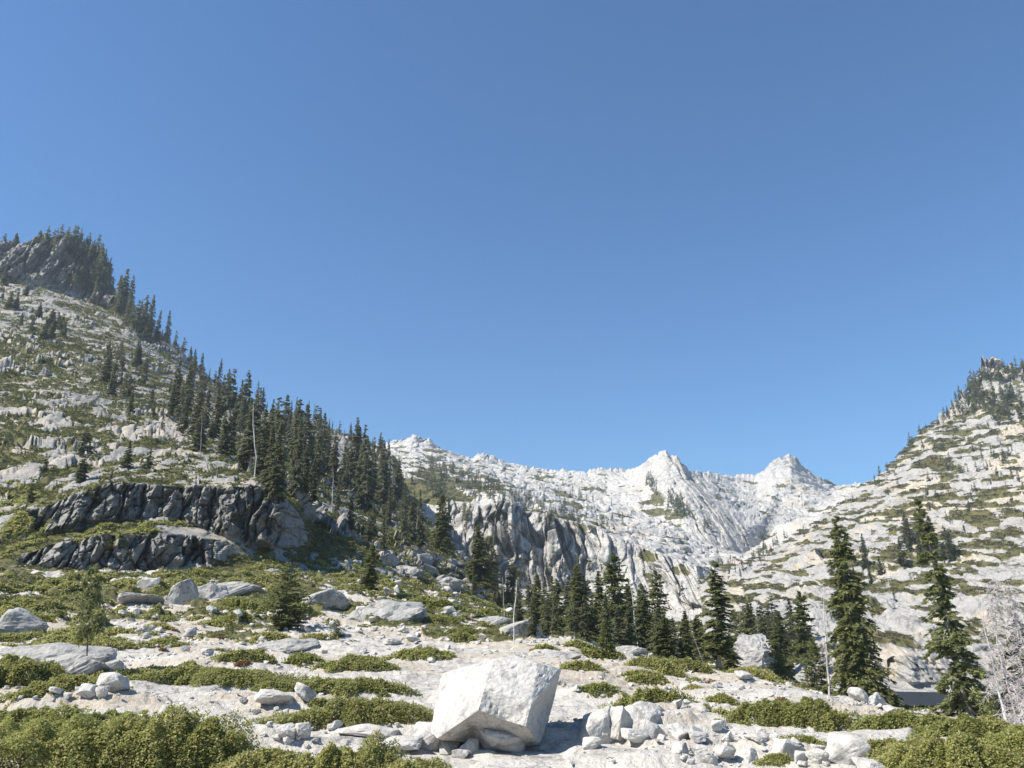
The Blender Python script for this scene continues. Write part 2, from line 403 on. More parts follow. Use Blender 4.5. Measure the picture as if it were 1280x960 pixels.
cl = np.where((s > 1) & (s < 2), 1., 0)*sstep(15, 45, u)*(1-sstep(255, 300, u))
cl2 = np.where((s > 3) & (s < 4), 1., 0)*sstep(20, 50, u)*(1-sstep(370, 388, u))
cl3 = sstep(8.0, 8.15, s)*(1-sstep(138, 150, u))*(s < 9)          # the summit crag
cliff = np.maximum(np.maximum(cl, cl2), cl3)
for _ in range(2): cliff[1:-1] = .25*cliff[:-2]+.5*cliff[1:-1]+.25*cliff[2:]
arc = azg[None]*R
ctop = np.where(cl3 > 0, 1, 0)
cw = np.where(ctop > 0, 9.0, 2.5)
f1, f2, cx, cy, dx, dy = worley(arc/cw+.35*noise3(arc/5, P[..., 2]/3, 0, 4), P[..., 2]/(cw*1.9)+1.2*noise3(arc/6, 0, 0, 44), 12, .95)
bul = 1-np.clip(f1/.62, 0, 1)**2
crk = 1-sstep(.0, .10, f2-f1)
zz = np.zeros_like(cx)
wz = P[..., 2]
aw = arc+.55*noise3(arc/4, wz/5, 0, 41)+.25*noise3(arc/1.2, wz/1.5, 0, 42)
col = lambda w, sd, hz: (lambda f: (1-np.clip(f[0]/.62, 0, 1)**2, h32(f[2], f[3], np.zeros_like(f[2]), sd)-.5, 1-sstep(0, .11, f[1]-f[0])))(worley(aw/w, wz/(w*hz)+3*h32(np.floor(aw/w), 0*aw, 0*aw, sd+5), sd, .95))
c1, o1, k1 = col(cw*1.5, 12, 4.5); c2, o2, k2 = col(cw*.62, 13, 2.3)
out = cliff*cw*(.50*c1+1.0*o1-.75*k1+.20*c2+.50*o2-.30*k2+.20*fbm(arc/1.1, wz/1.0, 0, 70, 4, .65)+.5*fbm(arc/9, wz/30, 0, 72, 2)+.55*cells(aw/(cw*.8), (wz+.3*arc)/(cw*.9), 15, 1.3)[0]+.25*cells(aw/(cw*.33), (wz-.2*arc)/(cw*.4), 16, 1.3)[0])
P -= radial*out[..., None]
# block fields elsewhere
wx, wy = 2.2*noise3(x/6, y/6, 0, 5), 2.2*noise3(x/6, y/6, 9, 6)
az_ = azg[None]*R; zq = P[..., 2]+.15*y
b1, e1 = rcells((az_+wx)/7.0, (zq+wy*.6)/4.6, 23, .9)
b2, e2 = rcells((az_+wx*.5)/2.5, (zq+wy*.3)/1.7, 29, .9)
obig = sstep(.0, .35, fbm(x/34, y/40, P[..., 2]/30, 151, 3))
b4, e4 = cells(x/19, y/23, 37, .9)
hi = sstep(3.9, 4.3, s)+.5*sstep(1.9, 2.2, s)*(1-sstep(3.9, 4.3, s))+.3*(s < 1)
veglow = fbm(x/8, y/13, P[..., 2]/6.5, 51, 5, .72)
dens = .56 + .30*blob(u, v, 60, 520, 150, 80) + .22*blob(u, v, 70, 430, 120, 45) + .75*blob(u, v, 15, 650, 60, 40) + .4*blob(u, v, 170, 660, 110, 16) + .4*blob(u, v, 240, 590, 110, 22) + .55*blob(u, v, 480, 665, 90, 25) + .3*blob(u, v, 380, 610, 60, 30) \
     - .5*blob(u, v, 90, 590, 40, 25) - .75*blob(u, v, 200, 415, 60, 18) - .6*blob(u, v, 260, 455, 50, 30) - .75*blob(u, v, 440, 560, 60, 22) - .45*blob(u, v, 180, 530, 70, 15) - .5*blob(u, v, 30, 365, 60, 40) - .4*sstep(8, 8.6, s) - .3*blob(u, v, 290, 495, 40, 40)
veg = sstep(.0, .12, veglow+.75*dens-.40)*(1-np.clip(cliff*1.6, 0, 1))
strata = fbm(x/40, y/40, P[..., 2]/4.0, 83, 3)
disp = hi*(1-veg)*(.9*b4*sstep(150, 300, R)+3.0*b1*obig+1.0*b2*(.4+obig)+.9*strata*sstep(4.2, 5, s)) + veg*hi*(.9*fbm(x/2.6, y/2.6, 0, 8, 4)+.35) + .5*fbm(x/12, y/12, 0, 4, 3)
P += Nn*(disp*(1-cliff))[..., None]
P[..., 2] -= .8*veg*hi*(1-np.clip(cliff, 0, 1))*sstep(.1, .5, veg)
soil = sstep(.1, .4, fbm(x/15, y/15, 3, 95, 4)+.5*blob(u, v, 60, 355, 80, 20)+.4*blob(u, v, 130, 390, 60, 15)+.5*blob(u, v, 230, 540, 40, 30)+.5*blob(u, v, 430, 690, 60, 16))*.5*(1-np.clip(cliff, 0, 1))
build_sheet('hillside', P, M['hill'], dict(veg=flat(veg), soil=flat(soil), cliff=flat(np.maximum(.42*np.maximum(cl, cl2), .15*cl3))), 'rocky left hillside patched with low brush, dark buttressed outcrop at its foot')

# ---- far cliff, white slopes and peaks
m_lines = [
 [(400, 790, 330), (600, 772, 330), (700, 782, 335), (800, 795, 335), (900, 800, 335), (1000, 800, 335), (1260, 800, 335)],
 [(400, 742, 430), (560, 727, 430), (600, 722, 430), (640, 728, 428), (660, 730, 432), (690, 735, 426), (740, 745, 425), (800, 756, 420), (860, 764, 410), (920, 748, 425), (980, 742, 450), (1260, 740, 500)],
 [(400, 600, 520), (520, 600, 520), (570, 625, 490), (600, 632, 458), (625, 628, 452), (640, 628, 454), (655, 640, 466), (690, 645, 462), (730, 655, 460), (780, 675, 452), (830, 693, 440), (870, 707, 440), (905, 710, 470), (940, 716, 500), (1000, 692, 600), (1100, 662, 800), (1260, 650, 900)],
 [(400, 575, 700), (520, 587, 700), (600, 610, 700), (680, 633, 690), (750, 656, 670), (830, 676, 640), (880, 696, 620), (915, 706, 640), (945, 704, 700), (1000, 672, 800), (1060, 640, 1000), (1260, 620, 1100)],
 [(400, 568, 950), (520, 577, 950), (600, 592, 950), (680, 610, 950), (750, 625, 940), (800, 640, 880), (840, 655, 830), (870, 670, 800), (900, 686, 800), (930, 692, 850), (950, 680, 950), (980, 655, 1050), (1020, 640, 1150), (1060, 625, 1250), (1260, 610, 1300)],
 [(400, 563, 1150), (480, 565, 1150), (520, 566, 1150), (600, 582, 1150), (680, 596, 1150), (760, 604, 1130), (800, 606, 1080), (830, 600, 1010), (850, 600, 980), (870, 615, 950), (900, 640, 920), (930, 660, 930), (950, 655, 1000), (975, 625, 1200), (1000, 610, 1300), (1040, 618, 1350), (1100, 610, 1400), (1260, 608, 1400)],
 [(400, 556, 1300), (480, 556, 1300), (492, 553, 1300), (505, 549, 1298), (517, 545, 1296), (528, 547, 1296), (536, 548, 1296), (545, 557, 1298), (558, 565, 1300), (572, 568, 1300), (590, 571, 1300), (600, 566, 1298), (612, 569, 1300), (640, 579, 1300), (680, 587, 1300), (720, 589, 1300), (738, 588, 1295), (760, 585, 1290), (782, 588, 1280), (800, 584, 1230), (808, 578, 1200), (813, 571, 1170), (822, 566, 1150), (832, 563, 1140), (838, 569, 1135), (845, 571, 1130), (852, 578, 1130), (862, 587, 1160), (880, 589, 1300), (920, 594, 1450), (945, 592, 1500), (957, 585, 1500), (963, 577, 1490), (975, 571, 1480), (986, 567, 1470), (994, 573, 1470), (1002, 582, 1480), (1018, 593, 1500), (1045, 606, 1550), (1070, 604, 1600), (1095, 602, 1600), (1260, 605, 1600)],
 [(400, 590, 1500), (832, 620, 1400), (1000, 620, 1640), (1260, 640, 1720)],
]
azg = np.linspace(azel(420, 760)[0], azel(1190, 760)[0], 800)
P, s, R = loft(m_lines, azg, [10, 130, 40, 60, 60, 70, 6], 2)
u, v = proj(P)
Nn = normals(P); x, y = P[..., 0], P[..., 1]
radial = np.stack([np.sin(azg), np.cos(azg), 0*azg], -1)[None]
cl = sstep(.9, 1.05, s)*(1-sstep(1.93, 2.08, s))*sstep(540, 590, u)*(1-sstep(900, 925, u))
rightish = sstep(740, 860, u)
pk = (sstep(5.2, 5.9, s)*(np.exp(-((u-520)/26)**2)+np.exp(-((u-610)/28)**2)+np.exp(-((u-765)/22)**2)+np.exp(-((u-985)/30)**2)) + sstep(4.2, 5.0, s)*np.exp(-((u-855)/40)**2) + sstep(3.4, 4.2, s)*(1-sstep(4.9, 5.3, s))*np.exp(-((u-900)/45)**2))*(s <= 6.02)
pk = np.clip(pk, 0, 1)
cliff = np.maximum(cl, pk)
arc = azg[None]*R
cw = np.where(cl > .1, 11.0, 22.0)
wz = P[..., 2]
shear = wz*.40*rightish*(pk < .3)
f1, f2, cx, cy, dx, dy = worley((arc+shear)/cw+.4*noise3(arc/25, wz/20, 0, 4), wz/(cw*3.6)+.7*noise3(arc/40, 0, 0, 44), 12, .9)
bul = 1-np.clip(f1/.6, 0, 1)**2
crk = 1-sstep(.0, .09, f2-f1)
zz = np.zeros_like(cx)
g1, g2, gx, gy, _, _ = worley((arc+shear)/38+.3*noise3(arc/60, wz/60, 0, 9), wz/160, 18, .9)
aw = arc+shear+5*noise3(arc/22, wz/26, 0, 41)+1.6*noise3(arc/6, wz/8, 0, 42)
def colf(w, hz, sd):
    f = worley(aw/w, wz/(w*hz)+3*h32(np.floor(aw/w), 0*aw, 0*aw, sd+5), sd, .95)
    return 1-np.clip(f[0]/.62, 0, 1)**2, h32(f[2], f[3], 0*f[2], sd)-.5, 1-sstep(0, .12, f[1]-f[0])
c1, o1, k1 = colf(cw*1.7, 5.5, 12); c2, o2, k2 = colf(cw*.62, 4.0, 13)
out = cliff*cw*(.5*c1+1.0*o1-.6*k1+.28*c2+.5*o2-.3*k2+.18*fbm(arc/5, wz/7, 0, 70, 4, .6)+.5*cells(aw/(cw*.8), (wz+.3*arc)/(cw*1.3), 15, 1.3)[0]) + cl*24*(h32(gx, gy, zz, 5)-.5)
P -= radial*(out*np.where(pk > .01, .45, 1-.5*sstep(700, 780, u)))[..., None]
# jagged crest
jag = (fbm(u/9, 0*u, 0, 33, 3)*4+cells(u/9, 0*u, 35, .8)[0]*4)*np.clip(pk*1.2, 0, 1)*sstep(5.6, 6, s)+fbm(u/5, 0*u, 1, 34, 3)*3*sstep(5.7, 6, s)
P[..., 2] += jag
b1, e1 = rcells((arc+.3*wz)/24+.8*noise3(arc/30, wz/25, 0, 5), wz/11, 23, 1.0)
b2, e2 = rcells((arc+.3*wz)/9+.6*noise3(arc/11, wz/9, 0, 15), wz/4.5, 29, 1.0)
ribs = fbm(arc/90+wz/220, wz/400, 0, 61, 4)
ledge = fbm(x/160, y/160, wz/11, 62, 3)
up = sstep(2.0, 2.3, s)
disp = up*(1-cliff)*(2.5*b1+1.9*b2+5*ribs*(s < 5.9)+3.0*ledge)+(1-up)*(1-cliff)*(1.6*b2)
P += Nn*disp[..., None]
vn = fbm(x/38, y/50, wz/26, 57, 5, .6)
dens = -.34+.5*blob(u, v, 600, 615, 80, 16)+.55*blob(u, v, 680, 640, 70, 14)+.8*blob(u, v, 545, 600, 30, 40)+.5*blob(u, v, 850, 640, 40, 20)+.7*blob(u, v, 930, 720, 60, 16)+.5*blob(u, v, 660, 735, 90, 14)
veg = sstep(.12, .22, vn+dens)*(1-np.clip(cliff*1.3, 0, 1))
veg = np.maximum(veg, .9*cl*sstep(.42, .55, fbm(arc/22, wz/14, 0, 59, 4))*(1-crk))
soil = sstep(.2, .5, fbm(x/60, y/60, 3, 95, 4)+.6*blob(u, v, 920, 690, 16, 14)+.5*blob(u, v, 830, 628, 12, 6))*.7*(1-np.clip(cliff*2, 0, 1))
dk = cl*(1-.85*sstep(690, 765, u))
build_sheet('mountain', P, M['mountain'], dict(veg=flat(veg), soil=flat(soil), cliff=flat(np.clip(dk+(.55+.45*sstep(930, 960, u))*pk, 0, 1))), 'white granite mountain with jagged crest, two peaks and a grey cliff at its foot')

# ---- right mountainside falling to the lake
r_lines = [
 [(860, None, 178, -10.5), (1480, None, 190, -10.5)],
 [(860, 850, 190), (1000, 856, 192), (1100, 856, 196), (1280, 853, 202), (1480, 850, 210)],
 [(860, 800, 215), (960, 772, 225), (1020, 790, 215), (1100, 826, 204), (1115, 818, 204), (1150, 815, 205), (1180, 822, 207), (1240, 808, 210), (1300, 800, 215), (1480, 780, 230)],
 [(860, 752, 300), (960, 738, 290), (1040, 742, 270), (1120, 752, 268), (1200, 745, 270), (1280, 730, 280), (1480, 705, 300)],
 [(860, 727, 400), (960, 707, 400), (1040, 690, 400), (1100, 684, 390), (1180, 672, 385), (1280, 648, 390), (1480, 600, 410)],
 [(860, 721, 470), (960, 698, 480), (1010, 672, 490), (1050, 645, 505), (1100, 625, 515), (1160, 600, 520), (1220, 580, 530), (1280, 560, 540), (1480, 500, 560)],
 [(860, 722, 480), (910, 720, 485), (960, 692, 500), (1010, 663, 530), (1050, 629, 570), (1092, 600, 600), (1105, 590, 615), (1120, 575, 630), (1140, 555, 655), (1160, 531, 680), (1180, 515, 705), (1205, 493, 730), (1215, 484, 738), (1222, 470, 742), (1228, 455, 745), (1236, 457, 748), (1246, 452, 752), (1255, 457, 756), (1270, 456, 762), (1285, 450, 770), (1480, 380, 830)],
 [(860, 760, 600), (1092, 680, 750), (1300, 520, 900), (1480, 450, 950)],
]
azg = np.linspace(azel(880, 800)[0], azel(1400, 800)[0], 560)
P, s, R = loft(r_lines, azg, [6, 80, 150, 160, 190, 240, 6], 2)
u, v = proj(P)
Nn = normals(P); x, y = P[..., 0], P[..., 1]; wz = P[..., 2]
radial = np.stack([np.sin(azg), np.cos(azg), 0*azg], -1)[None]
arc = azg[None]*R
cl = sstep(.95, 1.1, s)*(1-sstep(1.9, 2.1, s))*sstep(1095, 1115, u)*(1-sstep(1290, 1310, u))
pk = sstep(5.6, 5.95, s)*sstep(1150, 1200, u)*(s < 6.02)
cliff = np.maximum(cl, pk)
cw = np.where(pk > .05, 14., 4.5)
f1, f2, cx, cy, dx, dy = worley(arc/cw, wz/(cw*2.6)+.7*noise3(arc/20, 0, 0, 44), 12, .9)
zz = np.zeros_like(cx)
out = cliff*cw*(1.1*billow(arc/(cw*2.4), wz/(cw*4), 0, 70, 4, .55)+.4*(h32(cx, cy, zz, 3)-.5)+.35*billow(arc/(cw*1.3), wz/(cw*.9), 2, 75, 3))
P -= radial*out[..., None]
# sloping ledges: bands across the face
band = wz+.22*arc+6*fbm(x/60, y/60, 0, 15, 3)
q = band/(5.0+.012*(R-180)); fr = q-np.floor(q)
step = (sstep(.25, .55, fr)-fr)*(5.0+.012*(R-180))*.22*sstep(1.9, 2.3, s)*(1-sstep(5.5, 5.9, s))
P[..., 2] += step
b1, e1 = rcells(arc/16+.5*noise3(x/30, y/30, 0, 5), P[..., 2]/8, 23, 1.0)
b2, e2 = rcells(arc/5.5+.5*noise3(arc/8, wz/6, 0, 15), P[..., 2]/3.0, 29, 1.0)
P += Nn*((1-cliff)*sstep(1, 1.6, s)*(2.2*b1+1.3*b2+.55*rcells(arc/2.3+.5*noise3(arc/3, wz/3, 0, 16), P[..., 2]/1.5, 39, 1.0)[0]+2.5*fbm(x/40, y/40, wz/30, 25, 3)))[..., None]
P[..., 2] += (cells(u/6, 0*u, 35, .8)[0]*7+fbm(u/4, 0*u, 1, 34, 2)*3)*pk
vn = fbm(arc/12, y/30, (P[..., 2]+.22*arc)/4.6, 57, 3, .6)-.12*sstep(.20, .30, fr)*(1-sstep(.50, .60, fr))
dens = -.12+.45*blob(u, v, 1230, 640, 70, 30)+.3*blob(u, v, 1150, 560, 60, 50)+.45*blob(u, v, 1150, 690, 60, 28)+.25*blob(u, v, 1130, 735, 60, 14)+.35*blob(u, v, 1240, 690, 50, 12)+.3*blob(u, v, 1230, 520, 50, 20)-.25*blob(u, v, 1150, 790, 60, 20)+.6*blob(u, v, 950, 745, 60, 12)
veg = sstep(.05, .15, vn+.9*dens+.02)*(1-np.clip(cliff*1.5, 0, 1))*sstep(1.5, 1.8, s)
soil = sstep(.12, .4, fbm(x/30, y/30, 3, 95, 4)+.75*blob(u, v, 1230, 640, 45, 14)+.4*blob(u, v, 1160, 780, 60, 15))*.9
for _ in range(3): veg[1:-1] = .25*veg[:-2]+.5*veg[1:-1]+.25*veg[2:]
veg[:, 1:-1] = .25*veg[:, :-2]+.5*veg[:, 1:-1]+.25*veg[:, 2:]
build_sheet('mountainside', P, M['slope'], dict(veg=flat(veg), soil=flat(soil), cliff=flat(cliff*.6)), 'pale ledged mountainside with brush bands rising from the lake')

# ---- lake, and the low basin beneath everything
m, nt, N, L, B = new_mat('lake_water')
pos = N.new('ShaderNodeNewGeometry').outputs['Position']
wv = tex_noise(N, L, pos, 1.1, 4, .6, (1, .45, 1))
bp = N.new('ShaderNodeBump'); bp.inputs['Strength'].default_value = .9; bp.inputs['Distance'].default_value = .7
L.new(wv, bp.inputs['Height'])
df = N.new('ShaderNodeBsdfDiffuse'); df.inputs['Color'].default_value = (.026, .032, .038, 1)
gl = N.new('ShaderNodeBsdfGlossy'); gl.inputs['Roughness'].default_value = .22
mx = N.new('ShaderNodeMixShader'); mx.inputs[0].default_value = .07
L.new(bp.outputs[0], gl.inputs['Normal']); L.new(df.outputs[0], mx.inputs[1]); L.new(gl.outputs[0], mx.inputs[2])
L.new(mx.outputs[0], N['Material Output'].inputs['Surface'])
LZ = -8.2
qv = [(28, 70, LZ), (190, 50, LZ), (260, 230, LZ), (60, 230, LZ)]
tag(link('lake', mesh_np('lake', qv, np.array([[0, 1, 2, 3]]), m)), 'dark slate lake between the conifers at the right', 'lake', None, 'structure')
qv = [(-2600, -500, -16), (2600, -500, -16), (2600, 1780, -16), (-2600, 1780, -16)]
tag(link('terrain', mesh_np('terrain', qv, np.array([[0, 1, 2, 3]]), M['slope'])), 'low granite basin around the valley', 'terrain', None, 'structure')

# ---- the air: distant slopes pale a little
hb = [(x_, y_, z_) for z_ in (-17.5, 400) for y_ in (-520, 1800) for x_ in (-2650, 2650)]
mh = bpy.data.materials.new('haze_air'); mh.use_nodes = True
mh.node_tree.nodes.remove(mh.node_tree.nodes['Principled BSDF'])
pv = mh.node_tree.nodes.new('ShaderNodeVolumePrincipled')
pv.inputs['Color'].default_value = (.74, .87, 1.0, 1); pv.inputs['Density'].default_value = 0.00015; pv.inputs['Anisotropy'].default_value = .1
mh.node_tree.links.new(pv.outputs[0], mh.node_tree.nodes['Material Output'].inputs['Volume'])
hz = link('haze', mesh_np('haze', hb, np.array([[0, 2, 3, 1], [4, 5, 7, 6], [0, 1, 5, 4], [2, 6, 7, 3], [0, 4, 6, 2], [1, 3, 7, 5]]), mh))
tag(hz, 'thin pale blue haze in the air of the valley', 'haze', None, 'stuff')

BV = {k: BVHTree.FromPolygons([tuple(p) for p in d['P'].reshape(-1, 3)], [tuple(f) for f in d['F']]) for k, d in SHEETS.items()}
EYE = Vector((0, 0, CAMZ))
def cast(px, py, only=None):
    """where the sight line through a photo pixel first meets the land"""
    d = Vector([float(c) for c in ray(px, py)]).normalized(); best = None
    for k, b in BV.items():
        if only and k not in only: continue
        h_ = b.ray_cast(EYE, d)
        if h_[0] is not None and (best is None or h_[3] < best[1]): best = (h_[0], h_[3], h_[1], k)
    return best
def ground_z(x, y, only=None, zmax=900):
    z = None
    for k, b in BV.items():
        if only and k not in only: continue
        h_ = b.ray_cast(Vector((x, y, zmax)), Vector((0, 0, -1)))
        if h_[0] is not None and (z is None or h_[0].z > z): z = h_[0].z
    return z
# ------------------------------------------------------------------ conifers
def conifer_data(seed, H=15.0, W=2.3, h0=.08, nbr=240, spray=11, blades=3, size=.42, droop=.35, gaps=.25, power=.85, top=.06, lop=0.0, clump=False, bulge=0.0):
    """trunk with limbs, and a crown of needle sprays on drooping boughs"""
    rg = np.random.RandomState(seed)
    # trunk
    n = 9; hh = np.linspace(0, 1, n)
    bx = .10*np.cumsum(rg.randn(n))*H/60; by = .10*np.cumsum(rg.randn(n))*H/60; bx -= bx[0]; by -= by[0]
    pts = np.stack([bx, by, hh*H*.985], 1)
    r0 = H*.0135
    parts = [tube(pts, r0*(1-hh*.93)*np.where(hh < .06, 1.35, 1), 7)]
    def axis(t): return np.stack([np.interp(t, hh, bx), np.interp(t, hh, by), t*H*.985], -1)
    # boughs
    t = h0+(1-h0)*(np.sort(rg.rand(nbr))**1.12)
    az = rg.rand(nbr)*2*PI
    prof = (1-t)**power/(1-h0)**power*(1+bulge*np.sin((t-h0)/(1-h0)*PI)) + top*(1-t)**.3*.4
    gapn = noise3(np.cos(az)*1.3+7, np.sin(az)*1.3, t*9, seed)+.35*noise3(np.cos(az)*.5, np.sin(az)*.5, t*22, seed+5)
    Lb = W*prof*(rg.uniform(.62, 1.12, nbr))*(1-gaps*np.clip(gapn*1.6+.25, 0, 1)*1.5)
    Lb *= 1+lop*np.cos(az-1.0)
    keep = rg.rand(nbr) > gaps*.55*np.clip(gapn*3+.4, 0, 1)
    t, az, Lb = t[keep], az[keep], np.maximum(Lb[keep], .12); nb = len(t)
    up0 = np.interp(t, [0, .5, .85, 1], [-.12, .02, .45, 1.0])+rg.randn(nb)*.10
    A = axis(t)
    d = np.stack([np.cos(az), np.sin(az), 0*az], 1)
    for k in range(0, nb, 2):
        q = np.linspace(0, 1, 4)
        b = A[k]+d[k]*Lb[k]*q[:, None]*.92
        b[:, 2] += Lb[k]*(up0[k]*q-droop*q*q)
        parts.append(tube(b, max(.012, Lb[k]*.022)*(1-q*.8), 3))
    # sprays
    ns = np.maximum(2, (spray*(.35+Lb/W)*rg.uniform(.7, 1.3, nb)).astype(int))
    bi = np.repeat(np.arange(nb), ns); S = len(bi)
    q = rg.rand(S)**.7*.94+.06
    if clump: q = .62+.38*rg.rand(S)
    side = (rg.rand(S)*2-1)*(1.06-q)*.55*Lb[bi]*(1 if not clump else .9)
    e = np.stack([-np.sin(az[bi]), np.cos(az[bi]), 0*q], 1)
    p = A[bi]+d[bi]*(Lb[bi]*q)[:, None]+e*side[:, None]
    p[:, 2] += Lb[bi]*(up0[bi]*q-droop*q*q)-np.abs(side)*.22+rg.randn(S)*.05*size
    if clump: p += rg.randn(S, 3)*Lb[bi][:, None]*.16
    B = blades
    p = np.repeat(p, B, 0); bb = np.repeat(bi, B); T = len(p)
    dirv = d[bb]*rg.uniform(.4, 1.2, T)[:, None]+np.repeat(e, B, 0)*(rg.randn(T)*.75)[:, None]
    dirv[:, 2] += rg.randn(T)*.30-.22+np.clip(up0[bb], 0, 1)*.7
    if clump: dirv += rg.randn(T, 3)*.7
    dirv /= np.linalg.norm(dirv, axis=1)[:, None]
    rv = rg.randn(T, 3)*.6; rv[:, 2] *= .45
    sd = np.cross(dirv, np.array([0, 0, 1.])+rv); sd /= np.linalg.norm(sd, axis=1)[:, None]+1e-9
    ln = size*rg.uniform(.6, 1.25, T)*np.interp(t[bb], [0, .8, 1], [1, .85, .55]); wd = ln*rg.uniform(.17, .30, T)
    p = p-dirv*ln[:, None]*.3+rg.randn(T, 3)*.06*size
    V = np.stack([p, p+dirv*(ln*.45)[:, None]+sd*wd[:, None], p+dirv*ln[:, None], p+dirv*(ln*.45)[:, None]-sd*wd[:, None]], 1)
    V[:, 2, 2] -= ln*.10
    F = np.arange(T*4).reshape(T, 4)
    tint = np.repeat(np.clip(.45+.25*rg.randn(T)+.25*(q.repeat(B)-.6), 0, 1), 4)
    tv, tf = merge(parts)
    return (tv, tf), (V.reshape(-1, 3), F, tint)

def dead_data(seed, H=12.0, nb=60, reach=.09, fine=0, droop=.25, broken=False, thick=.011, crook=.006):
    rg = np.random.RandomState(seed)
    n = 8; hh = np.linspace(0, 1, n)
    bx = np.cumsum(rg.randn(n))*H*crook; by = np.cumsum(rg.randn(n))*H*crook; bx -= bx[0]; by -= by[0]
    pts = np.stack([bx, by, hh*H], 1)
    trunk = tube(pts, H*thick*(1-hh*(.6 if broken else .92)), 7)
    parts = []
    for k in range(nb):
        t = rg.uniform(.12, .97); a = rg.rand()*2*PI
        L = H*reach*(1.15-t*.75)*rg.uniform(.35, 1.2)
        q = np.linspace(0, 1, 5)
        b = np.stack([np.interp(t, hh, bx)+np.cos(a)*L*q, np.interp(t, hh, by)+np.sin(a)*L*q, t*H+L*(rg.uniform(-.1, .25)*q-droop*q*q)], 1)
        b += rg.randn(5, 3)*L*.03*q[:, None]
        parts.append(tube(b, max(.010, L*.016)*(1-q*.75), 4))
        for f in range(fine):
            s0 = rg.uniform(.25, 1); p0 = b[0]+(b[-1]-b[0])*s0; p0 = np.array([np.interp(s0, q, b[:, i]) for i in range(3)])
            dv = rg.randn(3); dv[2] = -abs(dv[2])*1.1; dv *= L*rg.uniform(.15, .38)/np.linalg.norm(dv)
            parts.append(tube(np.stack([p0, p0+dv*.5+rg.randn(3)*L*.02, p0+dv]), [.013, .010, .006], 3))
    return merge([trunk]+parts)

TREE = {}
def register(kind, seed, foliage, bark, **kw):
    (tv, tf), (cv, cf, tint) = conifer_data(seed, **kw)
    TREE.setdefault(kind, []).append((mesh_np('trunk', tv, tf, bark), mesh_np('crown', cv, cf, foliage, dict(tint=tint)), kw.get('H', 15.0), kw.get('W', 2.3)))
for i in range(4):
    register('fir', 10+i, M['needles'], M['palebark'] if i % 2 else M['bark'], H=15, W=2.5, nbr=400, spray=19, size=.46, gaps=.28+.10*i, droop=.38, h0=.06+.02*i, lop=.22, power=.60, bulge=.12)
register('spire', 31, M['needles'], M['bark'], H=15, W=1.5, nbr=320, spray=15, size=.42, gaps=.3, droop=.45, h0=.10, power=.7)
register('spire', 32, M['needles'], M['palebark'], H=15, W=1.6, nbr=290, spray=14, size=.44, gaps=.42, droop=.5, h0=.16, power=.6)
register('ragged', 41, M['needles'], M['palebark'], H=15, W=2.4, nbr=230, spray=20, size=.48, gaps=.55, droop=.35, h0=.22, power=.55, lop=.35)
register('ragged', 42, M['needles'], M['bark'], H=15, W=2.6, nbr=210, spray=22, size=.5, gaps=.5, droop=.25, h0=.30, power=.5, lop=.3)
register('sparse', 45, M['needles'], M['palebark'], H=15, W=2.3, nbr=330, spray=17, size=.46, gaps=.72, droop=.42, h0=.03, power=.75, lop=.35)
register('pine', 51, M['needles'], M['bark'], H=5, W=.95, nbr=80, spray=34, size=.18, gaps=.55, droop=.05, h0=.36, power=.42, clump=True)
register('bushy', 61, M['needles'], M['bark'], H=5, W=1.35, nbr=220, spray=16, size=.22, gaps=.2, droop=.0, h0=.03, power=.50, bulge=.35)
register('lime', 65, M['lime'], M['bark'], H=3, W=.9, nbr=150, spray=12, size=.17, gaps=.15, droop=.1, h0=.03, power=.8)
for i in range(5):
    register('hillfir', 70+i, M['needles_far'], M['bark'], H=20, W=2.7+.4*(i % 3), nbr=170, spray=12, blades=2, size=1.0, gaps=.15+.12*(i % 3), droop=.40, h0=.05+.04*(i % 3), power=.8, lop=.2)
register('hillfir', 81, M['needles_far'], M['palebark'], H=20, W=2.2, nbr=130, spray=9, blades=2, size=.9, gaps=.75, droop=.4, h0=.2, power=.6, lop=.3)
register('hillfir', 82, M['needles_far'], M['palebark'], H=20, W=3.2, nbr=150, spray=11, blades=2, size=1.0, gaps=.6, droop=.3, h0=.12, power=.5, lop=.35)
FAR = []
for i in range(6):
    (tv, tf), (cv, cf, tint) = conifer_data(90+i, H=12, W=1.9+.35*(i % 3), nbr=60, spray=6, blades=1, size=1.5, gaps=.2, droop=.35, h0=.03, power=.75)
    t2 = tube([(0, 0, 0), (0, 0, 6), (0, 0, 12)], [.16, .1, .02], 3)
    cv2, cf2 = merge([(cv, cf), t2]); tint = np.concatenate([tint, np.full(len(t2[0]), .3)])
    me = mesh_np('conifer', cv2, cf2, M['needles_far'], dict(tint=tint)); FAR.append(me)
FARD = [(np.array([v.co[:] for v in m_.vertices]), np.array([p.vertices[:] for p in m_.polygons])) for m_ in FAR]
DEAD = {}
def reg_dead(kind, *a, **k):
    tv, tf = dead_data(*a, **k)
    DEAD[kind] = (mesh_np('dead_tree', tv, tf, M['deadpink' if kind == 'twiggy' else 'dead']), k['H'])
reg_dead('snag', 3, H=12., nb=34, reach=.07, droop=.3, broken=True, thick=.009, crook=.013)
reg_dead('bare', 5, H=12., nb=70, reach=.10, fine=5, droop=.35)
reg_dead('twiggy', 8, H=10., nb=190, reach=.15, fine=20, droop=.65, thick=.009)
reg_dead('stick', 9, H=12., nb=26, reach=.05, droop=.1, broken=True, thick=.0065, crook=.010)

